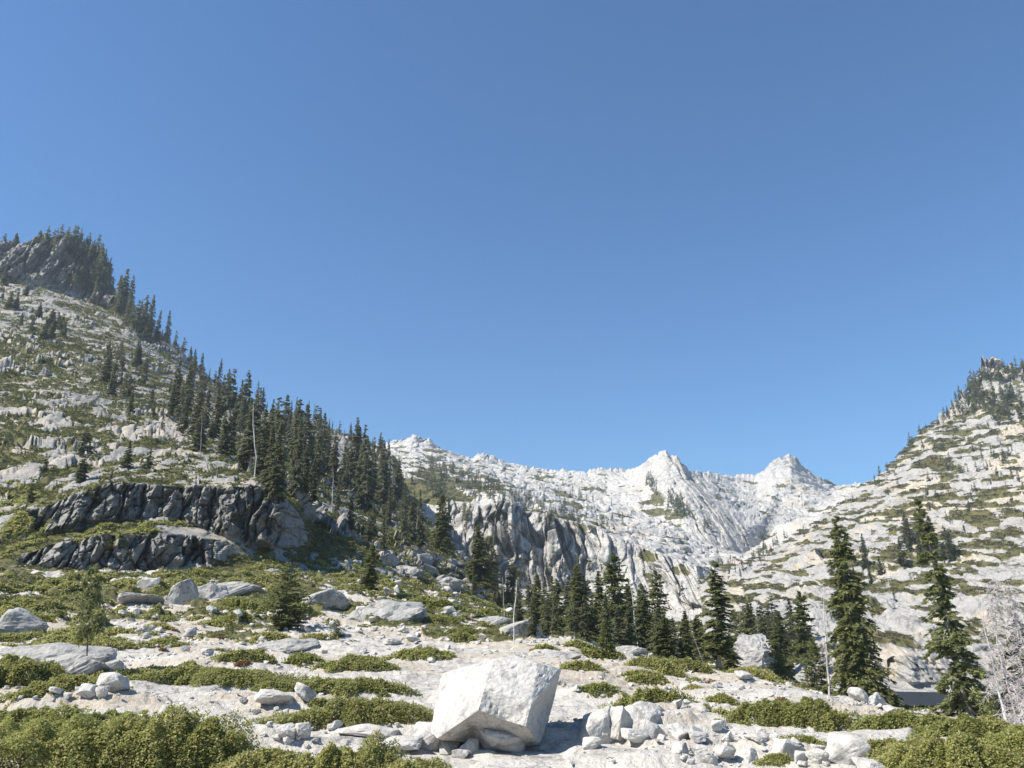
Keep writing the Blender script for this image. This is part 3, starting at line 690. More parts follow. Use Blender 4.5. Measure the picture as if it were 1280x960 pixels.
rnd = random.Random(4)
def base_of(px, py, R=None, only=None):
    if R is None:
        h_ = cast(px, py, only)
        if h_ is None: return None
        p = h_[0]; return Vector((p.x, p.y, p.z-.05)), math.hypot(p.x, p.y)
    a, t = azel(px, py)
    x, y = R*math.sin(a), R*math.cos(a)
    z = ground_z(x, y, only)
    return Vector((x, y, (z if z is not None else CAMZ+R*float(t))-.05)), R
def tree(name, px, py, top, w, kind, label, cat='conifer', group=None, R=None, lean=0.0, var=None, only=None):
    b = base_of(px, py, R, only)
    if b is None: return None
    b, r = b
    zt = CAMZ+r*float(azel(px+lean, top)[1])
    dxl = r*(float(azel(px+lean, top)[0])-math.atan2(b.x, b.y)) if lean else 0.0
    H = max(.5, zt-b.z)
    root = link(name, DEAD[kind][0] if kind in DEAD else None, None, b, (0, 0, rnd.uniform(0, 6.28)))
    if kind in DEAD:
        s = H/DEAD[kind][1]; sw = s; parts = ()
    else:
        tm, cm, h0, w0 = TREE[kind][(var if var is not None else rnd.randrange(99)) % len(TREE[kind])]
        s = H/h0
        sw = (w*r/F_PX*(.60 if 640 < px < 900 else .52))/w0 if w else s
        sw = min(max(sw, .5*s), 2.2*s)
        parts = (('trunk', tm), ('crown', cm))
    if lean:
        dx = dxl
        root.rotation_mode = 'XYZ'
        q = Matrix.Rotation(math.atan2(dx, H), 4, 'Y') @ Matrix.Rotation(rnd.uniform(0, 6.28), 4, 'Z')
        root.rotation_euler = q.to_euler()
    root.scale = (sw, sw, s)
    for n_, me in parts: link(n_, me, root)
    tag(root, label, cat, group)
    return root
GV = 'conifers in the stand behind the granite slab'
FT = 'fir'
for e in [
 (107, 849, 702, 30, 'pine', 'slender pine with bare lower trunk beside the low outcrop at far left', None, 8),
 (356, 783, 704, 50, 'bushy', 'rounded grey green young pine, bushy to the ground, on the left slope', None, 4),
 (462, 741, 678, 28, 'fir', 'small dark fir standing on the domed rock with the black shadowed face', None, 0),
 (597, 737, 655, 40, 'fir', 'broad dark fir at the left end of the valley stand, tallest there', None, 0),
 (552, 692, 616, 34, 'fir', 'dark fir just right of the two thin grey snags on the hillside', None, 0),
 (616, 745, 680, 26, 'spire', 'narrow fir close right of the broad dark fir below the cliff', None, 0),
 (672, 778, 716, 28, 'fir', 'short fir right of the white crooked snag', 100, 0),
 (697, 786, 722, 32, 'fir', 'medium fir second to the right of the white crooked snag', 105, 0),
 (724, 802, 704, 42, 'fir', 'full fir with pale trunk showing through, left in the valley stand', 95, 0),
 (752, 806, 712, 30, 'spire', 'narrow fir between two fuller ones in the valley stand', 108, 0),
 (772, 812, 690, 42, 'ragged', 'tall ragged conifer with irregular layered top in the valley stand', 92, -4),
 (787, 810, 722, 26, 'spire', 'thin dark conifer just left of the tall white snag', 104, 0),
 (806, 815, 728, 34, 'fir', 'dark conifer directly right of the tall white snag', 100, 0),
 (824, 812, 712, 36, 'ragged', 'tall conifer with open brownish top in the valley stand', 110, -2),
 (833, 823, 768, 40, 'fir', 'short full cone shaped fir in front of the taller stand', 78, 0),
 (858, 820, 762, 26, 'spire', 'slim fir left of the leaning bare pole', 98, 0),
 (874, 826, 768, 28, 'fir', 'small fir behind the leaning bare pole', 102, 0),
 (899, 842, 700, 44, 'spire', 'lone tall fir with sparse spire top beside the leaning bare pole', 72, -8),
 (920, 800, 762, 26, 'bushy', 'low bushy conifer above the white rock face', 150, 0),
 (914, 846, 790, 30, 'fir', 'small fir overlapping the left edge of the white rock face', 78, 0),
 (972, 850, 800, 28, 'bushy', 'bushy young fir overlapping the right edge of the white rock face', 76, 0),
 (938, 806, 752, 34, 'fir', 'fir above the white rock face, behind the stand at right', 140, 0),
 (958, 820, 770, 26, 'spire', 'short thin fir right of the white rock face', 130, 0),
 (976, 842, 762, 36, 'fir', 'full dark fir left of the tall bare trunked conifer', 100, -4),
 (1008, 850, 738, 40, 'ragged', 'ragged conifer with long pale bare lower trunk', 90, -6),
 (1022, 862, 800, 34, 'bushy', 'bushy young conifer beneath the grey dead one', 74, 0),
 (1078, 872, 642, 66, 'fir', 'biggest fir, dense and dark on its right side, near the lake boulder', 66, -34),
 (1066, 868, 700, 44, 'fir', 'fir hugging the left side of the biggest fir', 72, -14),
 (1213, 892, 622, 70, 'sparse', 'tall leaning fir with sparse one sided top in front of the lake', 58, -72),
 (1290, 880, 765, 60, 'fir', 'green fir behind the twiggy dead trees at the right edge', 62, 0),
 (1116, 894, 858, 14, 'lime', 'tiny seedling fir in front of the lake', 46, 0),
 (1240, 884, 852, 18, 'lime', 'small bright seedling fir between the leaning fir and dead trees', 44, 0),
 (757, 823, 776, 26, 'lime', 'small yellow green young fir at the edge of the slab', None, 0),
 (420, 795, 774, 18, 'bushy', 'dwarf dark bushy pine perched on a small rock', None, 0),
 (640, 745, 705, 24, 'ragged', 'sparse small conifer left of the white crooked snag', 165, 0),
]:
    tree('conifer', e[0], e[1], e[2], e[3], e[4], e[5], 'conifer', GV if 640 < e[0] < 1030 else None, e[6], e[7], var=(0 if e[5].startswith('biggest') else 3 if e[5].startswith('tall leaning') else None), only=('ground',) if e[6] else None)
for e in [
 (642, 803, 724, 'snag', 'crooked white dead snag standing alone behind the big block', None, 4),
 (797, 806, 712, 'stick', 'tall thin white snag inside the valley stand', 90, 0),
 (883, 838, 790, 'stick', 'bare pole leaning left beside the lone tall fir', 60, -17),
 (1036, 866, 730, 'bare', 'grey dead conifer with short bare branches left of the biggest fir', 70, -6),
 (1274, 930, 718, 'twiggy', 'tall twiggy dead tree leaning left at the right edge', 30, -36),
 (1306, 938, 726, 'twiggy', 'second twiggy dead tree half cut by the right edge', 27, -46),
 (1258, 905, 738, 'bare', 'thin dead trunk leaning left between the fir and the twiggy trees', 40, -36),
 (318, 598, 505, 'snag', 'tallest grey snag on the left hillside above the outcrop', None, 2),
 (415, 642, 582, 'bare', 'forked pale dead tree among dark conifers on the hillside', None, 2),
 (405, 600, 555, 'stick', 'thin grey dead trunk in the hillside forest left of the forked one', None, 0),
 (519, 677, 645, 'stick', 'left one of two short grey snags on the hillside shoulder', None, 0),
 (527, 678, 636, 'stick', 'right one of two short grey snags on the hillside shoulder', None, 0),
 (271, 600, 570, 'stick', 'short broken grey stub above the outcrop', None, 1),
 (630, 775, 722, 'stick', 'thin pale snag just left of the crooked white one', None, 0),
 (250, 565, 515, 'stick', 'grey snag at the left edge of the hillside forest', None, 0),
]:
    tree('dead_tree', e[0], e[1], e[2], 0, e[3], e[4], 'dead tree', None, e[5], e[6], only=('ground',) if e[5] else None)

# hillside forest: rows on the crest, the band below it, the dense wood on the shoulder
def scatter(poly, n, hpx, wr, label, group, kind='hillfir', mind=4.0, only=None, seed=0, name='conifer'):
    rg = random.Random(seed); xs = [p[0] for p in poly]; ys = [p[1] for p in poly]; got = []; tries = 0
    def inside(x, y):
        c = False; j = len(poly)-1
        for i in range(len(poly)):
            if (poly[i][1] > y) != (poly[j][1] > y) and x < (poly[j][0]-poly[i][0])*(y-poly[i][1])/(poly[j][1]-poly[i][1])+poly[i][0]: c = not c
            j = i
        return c
    while len(got) < n and tries < n*40:
        tries += 1
        x, y = rg.uniform(min(xs), max(xs)), rg.uniform(min(ys), max(ys))
        if not inside(x, y) or any((x-a)**2+((y-b)*1.6)**2 < mind*mind for a, b in got): continue
        got.append((x, y)); h_ = rg.uniform(*hpx)
        tree(name, x, y, y-h_, h_*wr*rg.uniform(.6, 1.25), kind, label, 'conifer', group, None, 0, None, only)
    return got
scatter([(300, 590), (330, 560), (380, 580), (420, 600), (480, 625), (500, 660), (440, 640), (380, 660), (340, 620)], 30, (48, 98), .30, 'dark tall fir in the dense wood on the shoulder right of the outcrop', 'firs of the hillside wood', mind=9, seed=1)
scatter([(290, 525), (340, 540), (420, 575), (480, 600), (500, 640), (420, 610), (330, 570)], 28, (34, 78), .30, 'dark fir in the upper part of the hillside wood', 'firs of the upper hillside wood', mind=9, seed=2)
scatter([(200, 510), (230, 495), (300, 530), (320, 570), (270, 580), (215, 545)], 18, (40, 66), .32, 'dark fir in the band left of the tallest grey snag', 'firs in the band left of the snag', mind=9, seed=3)
scatter([(125, 470), (150, 440), (200, 470), (230, 510), (200, 540), (140, 500)], 20, (20, 44), .36, 'dark fir on the open brushy hillside below the summit', 'firs on the open hillside', mind=10, seed=4)
scatter([(140, 398), (152, 374), (172, 390), (197, 414), (200, 430), (165, 420)], 20, (34, 52), .30, 'dark fir in the tight clump right below the summit crag', 'firs of the clump below the crag', mind=5, seed=5)
ridge = [(140, 360), (165, 386), (195, 414), (235, 449), (280, 489), (340, 520), (400, 530), (440, 549), (480, 563), (492, 572)]
rg = random.Random(8)
for k in range(42):
    px = 200+290*(k+rg.random()*.9)/42
    py = np.interp(px, [p[0] for p in ridge], [p[1] for p in ridge])+rg.uniform(1.5, 7)
    hp = np.interp(px, [200, 280, 350, 400, 490], [34, 38, 34, 22, 24])*rg.uniform(.35, 1.2)
    tree('conifer', px, py, py-hp, hp*rg.uniform(.2, .42), 'hillfir', 'dark fir outlined against the sky on the left ridge', 'conifer', 'firs on the left skyline ridge', only=('hillside',))
for px, py, tp in [(4, 309, 291), (18, 308, 290), (48, 303, 287), (42, 306, 295)]:
    tree('conifer', px, py, tp, (py-tp)*.6, 'hillfir', 'dark little fir on the summit edge left of the crag', 'conifer', 'firs on the summit edge', only=('hillside',))
scatter([(0, 340), (30, 345), (60, 410), (40, 420), (0, 400)], 10, (16, 28), .5, 'dark bushy tree on the slope left of the crag foot', 'trees left of the crag foot', mind=7, seed=7)
scatter([(30, 405), (60, 400), (95, 425), (60, 430)], 6, (16, 26), .6, 'dark bushy tree on the brown slope below the crag', 'trees on the brown slope', mind=8, seed=17)
scatter([(490, 610), (505, 640), (545, 690), (515, 690), (480, 660)], 9, (46, 72), .30, 'dark fir at the right end of the hillside wood', 'firs at the end of the hillside wood', mind=8, seed=9)
scatter([(380, 640), (470, 650), (480, 690), (420, 690)], 5, (34, 52), .4, 'fir standing in brush just right of the dark outcrop', 'firs right of the outcrop', mind=14, seed=10)
scatter([(110, 560), (200, 540), (190, 590), (20, 650), (30, 600)], 7, (20, 36), .55, 'small bushy fir among brush above the outcrop', 'small firs above the outcrop', 'hillfir', mind=20, seed=11)
scatter([(575, 730), (640, 745), (700, 770), (640, 770), (590, 745)], 9, (22, 40), .4, 'small fir at the foot of the grey cliff', 'firs at the cliff foot', mind=8, seed=12)
scatter([(640, 790), (700, 798), (870, 830), (860, 815), (700, 785)], 28, (44, 78), .36, 'dark fir in the back rows of the valley stand', 'back row firs of the valley stand', 'hillfir', mind=9, seed=13)
scatter([(905, 790), (1000, 800), (1040, 850), (990, 845), (950, 815)], 16, (36, 64), .42, 'dark fir in the thicket between white rock face and dead conifer', 'firs of the right thicket', 'hillfir', mind=9, seed=14)
scatter([(1115, 690), (1150, 670), (1195, 690), (1190, 705), (1120, 710)], 12, (26, 44), .40, 'dark fir in the clump across the lake', 'firs of the clump across the lake', mind=6, seed=15)
scatter([(1000, 720), (1080, 690), (1110, 720), (1060, 750)], 9, (16, 26), .45, 'small fir on the ledges across the lake', 'firs on the far ledges', mind=9, seed=16)

# far little trees: the ones that show largest are things, the rest one mass
def far_trees(lines, n, hpx, seed, thing_label=None, group=None, jitter=5):
    rg = random.Random(seed); out = []
    for k in range(n):
        a = rg.choice(lines); f = rg.random()
        px = a[0]+(a[2]-a[0])*f+rg.gauss(0, jitter*.8); py = a[1]+(a[3]-a[1])*f+rg.gauss(0, jitter)
        c = cast(px, py)
        if c is None: continue
        r = math.hypot(c[0].x, c[0].y); H = rg.uniform(*hpx)*r/F_PX*1.05
        q_ = c[0]+Vector((-c[0].x, -c[0].y, 0)).normalized()*.16*H
        out.append((q_, H, rg.randrange(len(FAR)), rg.uniform(0, 6.28), rg.uniform(.8, 1.3)))
    if thing_label:
        for p, H, i, a, w in out:
            tag(link('conifer', FAR[i], None, p, (0, 0, a), (H/12*w, H/12*w, H/12)), thing_label, 'conifer', group)
        return
    Vs, Fs, o = [], [], 0
    for p, H, i, a, w in out:
        V, F = FARD[i]; s = H/12; c_, s_ = math.cos(a), math.sin(a)
        W = np.stack([(V[:, 0]*c_-V[:, 1]*s_)*s*w+p.x, (V[:, 0]*s_+V[:, 1]*c_)*s*w+p.y, V[:, 2]*s+p.z-.3], 1)
        Vs.append(W); Fs.append(F+o); o += len(W)
    return np.concatenate(Vs), np.concatenate(Fs)
sets = [far_trees([(1195, 478, 1280, 470), (1190, 505, 1280, 520), (1200, 490, 1280, 500)], 110, (9, 17), 21, None, None, 6),
        far_trees([(70, 315, 125, 325), (100, 345, 140, 360), (120, 330, 138, 350), (60, 304, 120, 304), (85, 350, 130, 365), (100, 315, 135, 335)], 120, (11, 21), 20, None, None, 6),
        far_trees([(535, 582, 600, 605), (600, 605, 690, 640), (580, 600, 640, 625), (620, 615, 720, 648)], 170, (6, 12), 22, None, None, 6),
        far_trees([(545, 610, 560, 640), (560, 640, 600, 650), (520, 600, 545, 620)], 30, (10, 18), 23, None, None, 6),
        far_trees([(700, 620, 780, 650), (640, 640, 760, 660)], 60, (5, 10), 24, None, None, 8),
        far_trees([(812, 600, 820, 615), (838, 622, 850, 632), (850, 640, 890, 660), (838, 630, 860, 645)], 60, (7, 13), 25, None, None, 4),
        far_trees([(930, 700, 960, 690), (900, 715, 930, 712), (960, 690, 985, 675)], 26, (7, 12), 26, None, None, 4),
        far_trees([(650, 690, 700, 720), (700, 700, 770, 730), (760, 710, 860, 740), (620, 660, 640, 720)], 40, (8, 16), 27, None, None, 8),
        far_trees([(1115, 572, 1170, 520), (1090, 600, 1120, 580), (1150, 545, 1200, 510), (1170, 520, 1215, 480)], 70, (6, 13), 28, None, None, 5),
        far_trees([(1100, 620, 1280, 560), (1200, 560, 1280, 600), (1180, 640, 1280, 610), (1000, 690, 1090, 640)], 60, (5, 14), 29, None, None, 16)]
V, F, o = [], [], 0
for a, b in sets:
    V.append(a); F.append(b+o); o += len(a)
V = np.concatenate(V); F = np.concatenate(F)
tint = np.random.RandomState(5).rand(len(V))
tag(link('treeline', mesh_np('treeline', V, F, M['needles_far'], dict(tint=tint))), 'scattered tiny dark trees dotting the far white slopes and mountainside', 'trees', None, 'stuff')
# ------------------------------------------------------------------ shrubs
def shrub_mesh(p0, a, b, Hh, leaf, n, mat, seed, rot=0.0, flatten=1.0, only=('ground', 'hillside')):
    """a low lumpy mat of leaves that follows the ground; returns leaf mesh and twig mesh, coordinates about p0"""
    rg = np.random.RandomState(seed)
    th = rg.rand(n)*2*PI; rr = np.sqrt(rg.rand(n))
    edge = 1+.55*fbm(np.cos(th)*2.1+seed, np.sin(th)*2.1, 0, seed, 4, .6)
    rr = rr*np.clip(edge, .35, 1.6)
    lx, ly = rr*np.cos(th)*a, rr*np.sin(th)*b
    c_, s_ = math.cos(rot), math.sin(rot)
    x, y = p0.x+lx*c_-ly*s_, p0.y+lx*s_+ly*c_
    z = np.array([ground_z(q, w, only, p0.z+60) or p0.z for q, w in zip(x, y)])
    z = np.clip(z, p0.z-Hh*2-.5*a, p0.z+Hh*2+.8*b)
    k = max(a, b)
    dome = np.clip(1-(rr/np.clip(edge, .35, 1.6))**2.2, 0, 1)**.45
    lump = .74+.50*np.abs(fbm(lx/(.26*k+.25)+seed, ly/(.26*k+.25), 0, seed+3, 3))+.13*fbm(lx/.3, ly/.3, 0, seed+4, 2)
    hh = Hh*dome*np.clip(lump, .45, 1.35)
    edgeness = np.clip((rr/np.clip(edge, .35, 1.6)-.45)/.5, 0, 1)
    z2 = z+hh*(1-(.35+.65*edgeness)*rg.rand(n)**(2.0-.9*edgeness))
    p = np.stack([x-p0.x, y-p0.y, z2-p0.z], 1)
    nv = rg.randn(n, 3)*.55; nv[:, 2] += .9; nv[:, 0] += lx/(a+.01)*.3; nv[:, 1] += ly/(b+.01)*.3
    d = rg.randn(n, 3); d -= nv*((d*nv).sum(1)/(nv*nv).sum(1))[:, None]; d[:, 2] += .25
    d /= np.linalg.norm(d, axis=1)[:, None]
    sd = np.cross(nv, d); sd /= np.linalg.norm(sd, axis=1)[:, None]+1e-9
    ln = leaf*rg.uniform(.6, 1.3, n); wd = ln*rg.uniform(.26, .40, n)
    V = np.stack([p, p+d*(ln*.5)[:, None]+sd*wd[:, None], p+d*ln[:, None], p+d*(ln*.5)[:, None]-sd*wd[:, None]], 1).reshape(-1, 3)
    patch = .25*fbm(lx/(.4*k+.1), ly/(.4*k+.1), 3, seed+9, 2)
    tint = np.repeat(np.clip(.45+.26*rg.randn(n)+patch, 0, 1), 4)
    F = np.arange(n*4).reshape(n, 4)
    lm = mesh_np('foliage', V, F, mat, dict(tint=tint))
    m_ = max(10, n//260); idx = rg.choice(n, m_); parts = []
    for i in idx:
        q = p[i]; g = np.array([q[0]*.2, q[1]*.2, -.05])
        mid = (g+q)/2+rg.randn(3)*.06*Hh
        parts.append(tube(np.stack([g, mid, q]), [.018*Hh+.004, .012*Hh+.003, .004], 3))
    tv, tf = merge(parts)
    return lm, mesh_np('stems', tv, tf, M['twig'])
nsh = 0
def shrub(px, py, wpx, hpx, mat, label, group=None, dense=1.0, depth=.34, hs=1.0, cat='shrub'):
    global nsh
    nsh += 1
    c = cast(px, py)
    if c is None: return
    r = math.hypot(c[0].x, c[0].y); m = r/F_PX*1.04
    a = wpx*m*.5; b = max(a*depth, .25*hpx*m); Hh = hpx*m*(.72 if py > 940 else .60)*hs
    az = math.atan2(c[0].x, c[0].y)
    p0 = c[0]+Vector((math.sin(az), math.cos(az), 0))*b*.9
    z = ground_z(p0.x, p0.y, ('ground', 'hillside'), c[0].z+60)
    if z is not None: p0.z = z
    leaf = max(.038, r*.0026)
    area = PI*a*b+PI*(a+b)*Hh*.8
    n = int(min(30000, max(160, dense*4.2*area/(leaf*leaf*.33))))
    lm, tm = shrub_mesh(p0, a, b, Hh, leaf, n, mat, 300+nsh*7, -az)
    o = link('shrub', None, None, p0)
    link('foliage', lm, o); link('stems', tm, o)
    tag(o, label, cat, group)
    return o
LE, LO, LD = M['leaf'], M['leaf_olive'], M['leaf_dry']
for e in [
 (40, 1000, 250, 92, LO, 'largest olive manzanita filling the bottom left corner'),
 (175, 990, 220, 92, LO, 'tall olive bush right of the corner manzanita, with a rock in it'),
 (30, 925, 130, 46, LE, 'dark green bush on the left edge behind the corner manzanita'),
 (120, 940, 150, 60, LE, 'green bush mound behind the corner manzanita, below the small boulder'),
 (245, 985, 110, 75, LO, 'narrow olive bush at the right end of the corner thicket'),
 (330, 1000, 150, 66, LO, 'low olive bush along the bottom edge, left of three'),
 (425, 1000, 150, 70, LO, 'low olive bush along the bottom edge, middle of three'),
 (515, 1000, 120, 54, LO, 'low olive bush along the bottom edge, nearest the big block'),
 (14, 858, 110, 46, LE, 'dark green bush left of the low grey outcrop'),
 (85, 868, 110, 20, LE, 'thin green strip of brush under the low grey outcrop'),
 (255, 856, 230, 24, LE, 'long bright green mat along the edge of the left slab'),
 (325, 854, 100, 15, LE, 'green mat at the right end of the long slab edge mat'),
 (440, 868, 120, 24, LE, 'wide green mat in the middle of the left slab'),
 (345, 865, 64, 8, LE, 'thin green line of leaves on the left slab'),
 (440, 910, 190, 40, LE, 'broad leafy green bush left of the big block'),
 (470, 884, 20, 14, LE, 'small bushy sprout on top of the broad leafy bush'),
 (400, 884, 26, 14, LE, 'small round sprout beside the white stone left of the broad bush'),
 (380, 831, 42, 14, LE, 'oval green mat on the slab right of the slope'),
 (447, 838, 90, 16, LE, 'long oval green mat above the left slab'),
 (527, 824, 74, 16, LO, 'olive mat left of the top of the big block'),
 (310, 827, 62, 20, LE, 'green mat on the slope foot left of the oval mat'),
 (303, 833, 18, 5, LD, 'rust coloured dry tuft on the slope foot'),
 (576, 803, 38, 11, LE, 'little green mat on the upper slab, left of the snag'),
 (582, 794, 42, 12, LE, 'little green mat behind the upper slab, left of the snag'),
 (545, 764, 64, 20, LE, 'green brush right of the black shadowed dome'),
 (421, 762, 44, 15, LE, 'round green bush left of the black shadowed dome'),
 (305, 760, 92, 18, LE, 'green brush left of the rounded young pine'),
 (293, 778, 40, 12, LE, 'green mat below the rounded young pine'),
 (338, 801, 44, 12, LO, 'olive mat on the rock below the rounded young pine'),
 (398, 800, 40, 10, LO, 'olive mat right below the dwarf pine'),
 (680, 811, 32, 9, LE, 'small green patch at the foot of the white crooked snag'),
 (728, 813, 40, 11, LE, 'green mat at the foot of the valley stand'),
 (738, 822, 22, 12, LO, 'yellow green bush left of the young lime fir'),
 (766, 824, 28, 14, LO, 'yellow green bush right of the young lime fir'),
 (728, 839, 48, 20, LO, 'olive bush right of the top of the big block'),
 (748, 870, 42, 14, LE, 'small grey green bush above the split boulder'),
 (812, 878, 82, 24, LE, 'green bush directly behind the grey domed boulder'),
 (805, 855, 46, 16, LO, 'yellow olive bush between the two green ones behind the boulders'),
 (820, 838, 66, 22, LO, 'yellow green bush at the left end of the mat by the leaning pole'),
 (852, 839, 60, 24, LE, 'dark green bush at the foot of the leaning pole'),
 (903, 879, 34, 13, LO, 'small olive bush left of the round green bush'),
 (903, 894, 18, 8, LO, 'tiny olive tuft below the small olive bush'),
 (955, 908, 80, 40, LE, 'left half of the round glossy green bush on the right slab'),
 (1018, 912, 96, 40, LE, 'right half of the round glossy green bush on the right slab'),
 (1020, 934, 56, 13, LE, 'flat green mat below the round glossy bush'),
 (968, 957, 38, 12, LO, 'thin weedy tuft among the stones at the bottom right'),
 (965, 853, 96, 15, LO, 'low olive strip on the crest below the thicket'),
 (1105, 912, 60, 28, LE, 'dark green bush left in the lakeside thicket'),
 (1150, 918, 90, 30, LE, 'green bush in the middle of the lakeside thicket'),
 (1200, 922, 90, 30, LE, 'green bush in front of the leaning fir'),
 (1262, 928, 110, 26, LO, 'olive bush below the twiggy dead trees'),
 (1130, 965, 120, 42, LO, 'left part of the wide yellow green mat in the bottom right corner'),
 (1195, 975, 160, 56, LO, 'middle of the wide yellow green mat in the bottom right corner'),
 (1275, 975, 140, 54, LO, 'right part of the wide yellow green mat in the bottom right corner'),
]:
    shrub(*e)
# unlisted patches on the slope left of the slab
def shrub_patch(poly, n, wr, hr, mats, label, group, seed, mind):
    rg = random.Random(seed); xs = [p[0] for p in poly]; ys = [p[1] for p in poly]; got = []
    t = 0
    while len(got) < n and t < n*30:
        t += 1; x, y = rg.uniform(min(xs), max(xs)), rg.uniform(min(ys), max(ys))
        c = False; j = len(poly)-1
        for i in range(len(poly)):
            if (poly[i][1] > y) != (poly[j][1] > y) and x < (poly[j][0]-poly[i][0])*(y-poly[i][1])/(poly[j][1]-poly[i][1])+poly[i][0]: c = not c
            j = i
        if not c or any(((x-a)/mind)**2+((y-b)/(mind*.35))**2 < 1 for a, b in got): continue
        got.append((x, y)); w = rg.uniform(*wr)
        shrub(x, y, w, w*rg.uniform(*hr)*.72, rg.choice(mats), label, group, .75, .45)
shrub_patch([(0, 740), (130, 735), (150, 800), (120, 812), (0, 815)], 20, (26, 70), (.2, .32), [LE, LE, LO], 'low green brush on the lower left slope around the slender pine', 'brush of the lower left slope', 1, 30)
shrub_patch([(120, 735), (320, 725), (420, 745), (330, 815), (150, 830)], 34, (14, 44), (.2, .32), [LE, LO, LO, LE], 'low green mat among pale stones on the gravelly slope', 'mats on the gravelly slope', 2, 22)
shrub_patch([(120, 745), (300, 745), (330, 810), (150, 825)], 9, (6, 12), (.3, .45), [LD], 'rusty dry tuft on the gravelly slope', 'dry tufts on the gravelly slope', 3, 14)
shrub_patch([(420, 715), (520, 725), (640, 770), (660, 800), (560, 780), (440, 740)], 36, (14, 44), (.22, .36), [LE, LO, LE], 'low green mat on the rocky rise left of the white snag', 'mats on the rise left of the snag', 4, 16)
shrub_patch([(420, 715), (520, 725), (640, 770), (560, 780), (440, 740)], 10, (6, 14), (.3, .45), [LD], 'rusty dry tuft on the rocky rise left of the white snag', 'dry tufts on the rise', 5, 12)
shrub_patch([(660, 840), (900, 850), (1000, 880), (960, 920), (880, 900), (720, 860)], 14, (8, 22), (.25, .4), [LO, LD, LO], 'small olive or dry tuft in the cracks of the right slab', 'tufts on the right slab', 6, 26)

shrub_patch([(0, 705), (40, 722), (250, 712), (400, 700), (450, 712), (380, 735), (0, 738)], 40, (12, 34), (.24, .38), [LE, LE, LO], 'low green bush along the foot of the dark outcrop', 'bushes along the outcrop foot', 7, 15)
shrub_patch([(0, 600), (40, 610), (40, 668), (150, 650), (255, 655), (240, 668), (60, 682), (0, 700)], 34, (12, 32), (.24, .4), [LE, LE, LO], 'low green bush on the ledges left of and between the outcrop bands', 'bushes on the outcrop ledges', 8, 12)
# brush too dense to count on the hillsides: tufts standing on the green patches of the land
TUF = []
for i in range(7):
    rg = np.random.RandomState(500+i); n = 46
    th = rg.rand(n)*2*PI; r_ = np.sqrt(rg.rand(n)); z = .55*np.sqrt(1-r_**2*.9)*(1-.4*rg.rand(n))
    p = np.stack([r_*np.cos(th), r_*np.sin(th)*.9, z], 1)
    d = rg.randn(n, 3)*.7+p*.6; d[:, 2] = np.abs(d[:, 2])+.4; d /= np.linalg.norm(d, axis=1)[:, None]
    nv = rg.randn(n, 3)*.5; nv[:, 2] += .9; sd = np.cross(nv, d); sd /= np.linalg.norm(sd, axis=1)[:, None]
    ln = rg.uniform(.25, .5, n); wd = ln*.38
    TUF.append((np.stack([p, p+d*(ln*.5)[:, None]+sd*wd[:, None], p+d*ln[:, None], p+d*(ln*.5)[:, None]-sd*wd[:, None]], 1).reshape(-1, 3), np.clip(.45+.27*rg.randn(n), 0, 1)))
def tufts(sheet, n, size_px, seed, mat, label, thr=.5, sel=None):
    d = SHEETS[sheet]; P = d['P']; rg = np.random.RandomState(seed)
    Q = P.reshape(-1, 3); vg = d['attrs']['veg']
    gx = np.linalg.norm(np.gradient(P, axis=0), axis=-1)*np.linalg.norm(np.gradient(P, axis=1), axis=-1)
    Rr = np.hypot(Q[:, 0], Q[:, 1])
    u, v = proj(Q)
    w = (vg > thr)*gx.reshape(-1)/Rr**2*((u > -40) & (u < 1320))
    if sel is not None: w = w*sel(u, v, Rr)
    w /= w.sum(); idx = rg.choice(len(Q), n, p=w)
    tone = .5+.9*fbm(Q[idx, 0]/18, Q[idx, 1]/18, Q[idx, 2]/12, 66, 3)
    Vs, Ts = [], []
    for k, i in enumerate(idx):
        V, t = TUF[rg.randint(7)]; s = Rr[i]/F_PX*rg.uniform(*size_px)*.5; a = rg.rand()*6.28
        W = np.stack([(V[:, 0]*math.cos(a)-V[:, 1]*math.sin(a))*s, (V[:, 0]*math.sin(a)+V[:, 1]*math.cos(a))*s, V[:, 2]*s*rg.uniform(.7, 1.2)], 1)+Q[i]
        Vs.append(W); Ts.append(np.repeat(np.clip(t*.75+.25*tone[k], 0, 1), 4))
    V = np.concatenate(Vs); F = np.arange(len(V)).reshape(-1, 4)
    tag(link('brush', mesh_np('brush', V, F, mat, dict(tint=np.concatenate(Ts)))), label, 'brush', None, 'stuff')
M['brush'] = leaf_material('hillside_brush', (.10, .11, .034), (.19, .195, .065), (.29, .22, .10), 0, .2)
M['brush_far'] = leaf_material('far_brush', (.085, .088, .045), (.15, .145, .075), (.25, .20, .11), 0, .2)
tufts('hillside', 11000, (4.5, 11), 1, M['brush'], 'low green brush covering the ledges of the left hillside', .4)
tufts('ground', 9500, (4.5, 11), 2, M['brush'], 'low green brush over the rise below the left hillside', .3)
tufts('mountain', 900, (3, 6), 3, M['brush_far'], 'dark brush on the ledges of the far grey cliff', .4)
tufts('mountainside', 6500, (3, 8), 4, M['brush_far'], 'olive brush bands on the ledges across the lake', .4)
